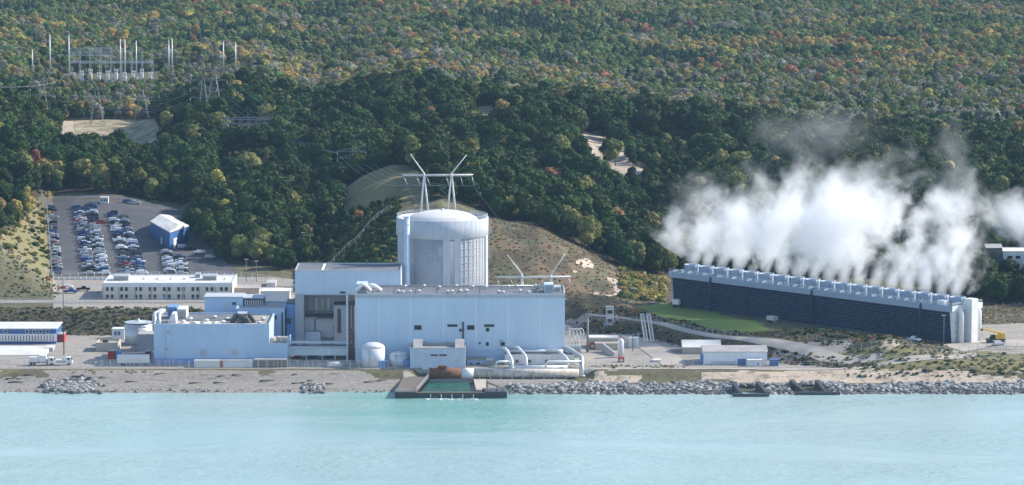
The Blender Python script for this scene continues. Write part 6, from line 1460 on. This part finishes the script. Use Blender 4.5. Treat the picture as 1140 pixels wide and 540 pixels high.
# yellow mobile crane by the tower end
D = 1345.0; u = 1110.0; z_ = hu(u,D); t = empty('mobile_crane', (X(u,D), D, z_), .15); tag(t, 'yellow mobile crane with lowered boom on the gravel beside the white tower end', 'crane'); t['_o'] = (0,0,0)
mb = MB(); mb.box(-3.4, 3.4, -1.3, 1.3, .9, 1.5); mb.build('chassis', MT['darksteel'], t)
for q in (-2.6, -1.2, 1.2, 2.6):
    mb = MB()
    for s in (-1, 1): mb.tube([(q,s*1.35,.6),(q,s*.9,.6)], .6, 12)
    mb.build('wheel_pair', MT['darksteel'], t)
mb = MB(); mb.box(-.2, 3.2, -1.2, 1.2, 1.5, 3.0); mb.yprism([(1.2,3.0),(3.2,3.0),(2.9,3.5),(1.5,3.5)], -1.1, 1.1); mb.build('turntable_body', MT['yellow'], t)
mb = MB(); mb.yprism([(-2.2,1.5),(-.3,1.5),(-.3,2.9),(-1.6,2.9)], .2, 1.2); mb.build('cab', MT['glass'], t)
mb = MB(); mb.tube([(2.6,-.4,3.4),(-5.2,-.4,5.2)], .38, 6, 0, False, .26); mb.build('boom', MT['yellow'], t)
mb = MB(); mb.box(-5.6, -5.0, -.7, -.1, 4.5, 5.3); mb.tube([(-5.3,-.4,4.6),(-5.3,-.4,2.4)], .07, 4); mb.build('hook_block', MT['darksteel'], t)
# ================================================================== shore rocks
rk = []
iv, if_ = ICO1
for k in range(6):
    q = np.random.default_rng(50+k); s_ = q.uniform(.75, 1.25, (len(iv),1)); V = iv*s_*np.array([1,q.uniform(.7,1),q.uniform(.55,.8)]); V = np.sign(V)*np.abs(V)**.8
    rk.append(V)
RM = [paint('pale_limestone', (.36,.35,.33), (.17,.165,.155), .9, scale=.8, streak=0), paint('grey_limestone', (.15,.15,.15), (.25,.245,.235), .9, scale=.8, streak=0), paint('wet_rock', (.10,.10,.095), (.17,.165,.155), .6, scale=.8, streak=0)]
rockm = [[arr_mesh('shore_rock', V, if_, m) for V in rk] for m in RM]
zone_ = []
q = np.random.default_rng(9)
for k in range(7200):
    u = q.uniform(566, 1240); D = q.uniform(1277.5, 1292.5+2.5*math.sin(u*.05)+1.5*math.sin(u*.21)); zone_.append((u, D, min(1.35, .32*math.exp(abs(q.normal())*.70))))
for k in range(330):
    a = q.normal(size=2); zone_.append((77+a[0]*14, 1286+a[1]*3.5+abs(a[0])*1.5, q.uniform(.5, 1.3)))
for k in range(90): zone_.append((q.uniform(335,360), q.uniform(1279,1292), q.uniform(.4,.9)))
for k in range(200): zone_.append((q.uniform(-60,440), q.uniform(1281,1285), q.uniform(.2,.5)))
zone_ = [z for z in zone_ if not (883 < z[0] < 922 and z[1] < 1290) and not (816 < z[0] < 856 and z[1] < 1288)]
arr = np.array(zone_); zz_ = height(X(arr[:,0],arr[:,1]), arr[:,1]); crest = np.where(arr[:,0] > 560, .8*np.exp(-((arr[:,1]-1288)/5)**2), .3)
order = np.argsort(-arr[:,2]/arr[:,1]); inn = (arr[:,0] > 0) & (arr[:,0] < 1140)
top = [i for i in order if inn[i]][:300]; rest_v, rest_f, rest_m = [], [], []; nv = 0; ts = set(top)
for i in range(len(arr)):
    u, D, s_ = arr[i]; z = max(zz_[i], -.4)+crest[i]*q.uniform(.3,1.2)+.1; mt = 2 if z < .35 and q.random() < .8 else (0 if q.random() < .62 else 1); kk = q.integers(0, 6); an = q.uniform(0, 6.28)
    if i in ts:
        o_ = bpy.data.objects.new('shore_rock', rockm[mt][kk]); col.objects.link(o_); o_.location = (X(u,D), D, z); o_.scale = (s_,)*3; o_.rotation_euler = (q.uniform(-.4,.4), q.uniform(-.4,.4), an)
        wh = 'in the long rock bank along the right half of the shore' if u > 560 else 'in the small rock heap on the left beach'
        tag(o_, '%s boulder %s' % (('pale','grey','dark wet')[mt], wh), 'rock', '%s boulders %s' % (('pale','grey','dark wet')[mt], wh))
    else:
        c_, s2 = math.cos(an), math.sin(an); V = rk[kk]*s_; V = np.stack([V[:,0]*c_-V[:,1]*s2, V[:,0]*s2+V[:,1]*c_, V[:,2]], -1)+np.array([X(u,D), D, z])
        rest_v.append(V); rest_f.append(if_+nv); rest_m.append(np.full(len(if_), mt)); nv += len(V)
me_ = npmesh('riprap', np.concatenate(rest_v), np.concatenate(rest_f), False)
for m in RM: me_.materials.append(m)
me_.polygons.foreach_set('material_index', np.concatenate(rest_m).astype(np.int32))
o_ = bpy.data.objects.new('riprap', me_); col.objects.link(o_); tag(o_, 'bank of smaller broken rocks along the shore', 'riprap', None, 'stuff')
# driftwood on the beach
for k in range(26):
    u = q.uniform(2, 436); D = q.uniform(1292, 1302); L_ = q.uniform(2, 6); an = q.uniform(-.5, .5); x_ = X(u,D); z_ = hz(x_,D)+.2
    mb = MB(); mb.tube([(x_,D,z_),(x_+L_*.5*math.cos(an),D+L_*.5*math.sin(an),z_+.15),(x_+L_*math.cos(an),D+L_*math.sin(an),z_+.05)], .28, 6, 0, True, .12)
    tag(mb.build('driftwood_log', MT['timber'], None, (x_,D,z_)), 'weathered driftwood log lying on the pale beach below the left fence', 'log', 'driftwood logs on the beach')
# ------------------------------------------------------------------ camera
TH = math.atan(482/FK); FPX = FK/math.cos(TH)
cd = bpy.data.cameras.new('camera'); cam = bpy.data.objects.new('camera', cd); col.objects.link(cam)
cam.location = (0, 0, HC); cam.rotation_euler = (PI/2-TH, 0, 0)
cd.sensor_width = 36; cd.lens = 36*FPX/1140; cd.clip_start = 1; cd.clip_end = 40000
scene.camera = cam
# ------------------------------------------------------------------ sun and sky
SUN_AZ = R(19); SUN_EL = R(33)       # the sun stands to the right and a little beyond the plant
sd = Vector((math.cos(SUN_AZ)*math.cos(SUN_EL), math.sin(SUN_AZ)*math.cos(SUN_EL), math.sin(SUN_EL)))
sl = bpy.data.lights.new('sun', 'SUN'); so = bpy.data.objects.new('sun', sl); col.objects.link(so)
sl.energy = 4.2; sl.angle = R(.5); sl.color = (1, .93, .83); so.rotation_euler = sd.to_track_quat('Z', 'Y').to_euler(); so.location = (0, 0, 900)
w = bpy.data.worlds.new('World'); scene.world = w; w.use_nodes = True
nt = w.node_tree; bg = nt.nodes['Background']; sk = nt.nodes.new('ShaderNodeTexSky'); sk.sky_type = 'NISHITA'; sk.sun_disc = False
sk.sun_elevation = SUN_EL; sk.sun_rotation = PI/2 - SUN_AZ; sk.altitude = 200; sk.air_density = 1.0; sk.dust_density = .6; sk.ozone_density = 1.5
nt.links.new(sk.outputs[0], bg.inputs[0]); bg.inputs[1].default_value = .15
# ------------------------------------------------------------------ air
mb = MB(); mb.box(-14000, 14000, -2000, 14000, -5, 212)
m = bpy.data.materials.new('air'); m.use_nodes = True; nt = m.node_tree; nt.nodes.remove(nt.nodes['Principled BSDF'])
pv = N(nt, 'ShaderNodeVolumePrincipled'); pv.inputs['Color'].default_value = (.46,.70,1,1); pv.inputs['Density'].default_value = 2.4e-5; pv.inputs['Anisotropy'].default_value = .0
nt.links.new(pv.outputs[0], nt.nodes['Material Output'].inputs['Volume'])
tag(mb.build('haze', m), kind='stuff')
# ------------------------------------------------------------------ render settings
scene.view_settings.view_transform = 'Standard'; scene.view_settings.look = 'None'; scene.view_settings.gamma = 1.0
scene.view_settings.use_curve_mapping = False; scene.view_settings.exposure = .76
scene.render.engine = 'CYCLES'
cy = scene.cycles; cy.use_denoising = True; cy.max_bounces = 10; cy.diffuse_bounces = 3; cy.glossy_bounces = 3; cy.transparent_max_bounces = 16
cy.volume_bounces = 6; cy.volume_step_rate = 1.0; cy.volume_max_steps = 256; cy.use_adaptive_sampling = True; cy.adaptive_threshold = .02
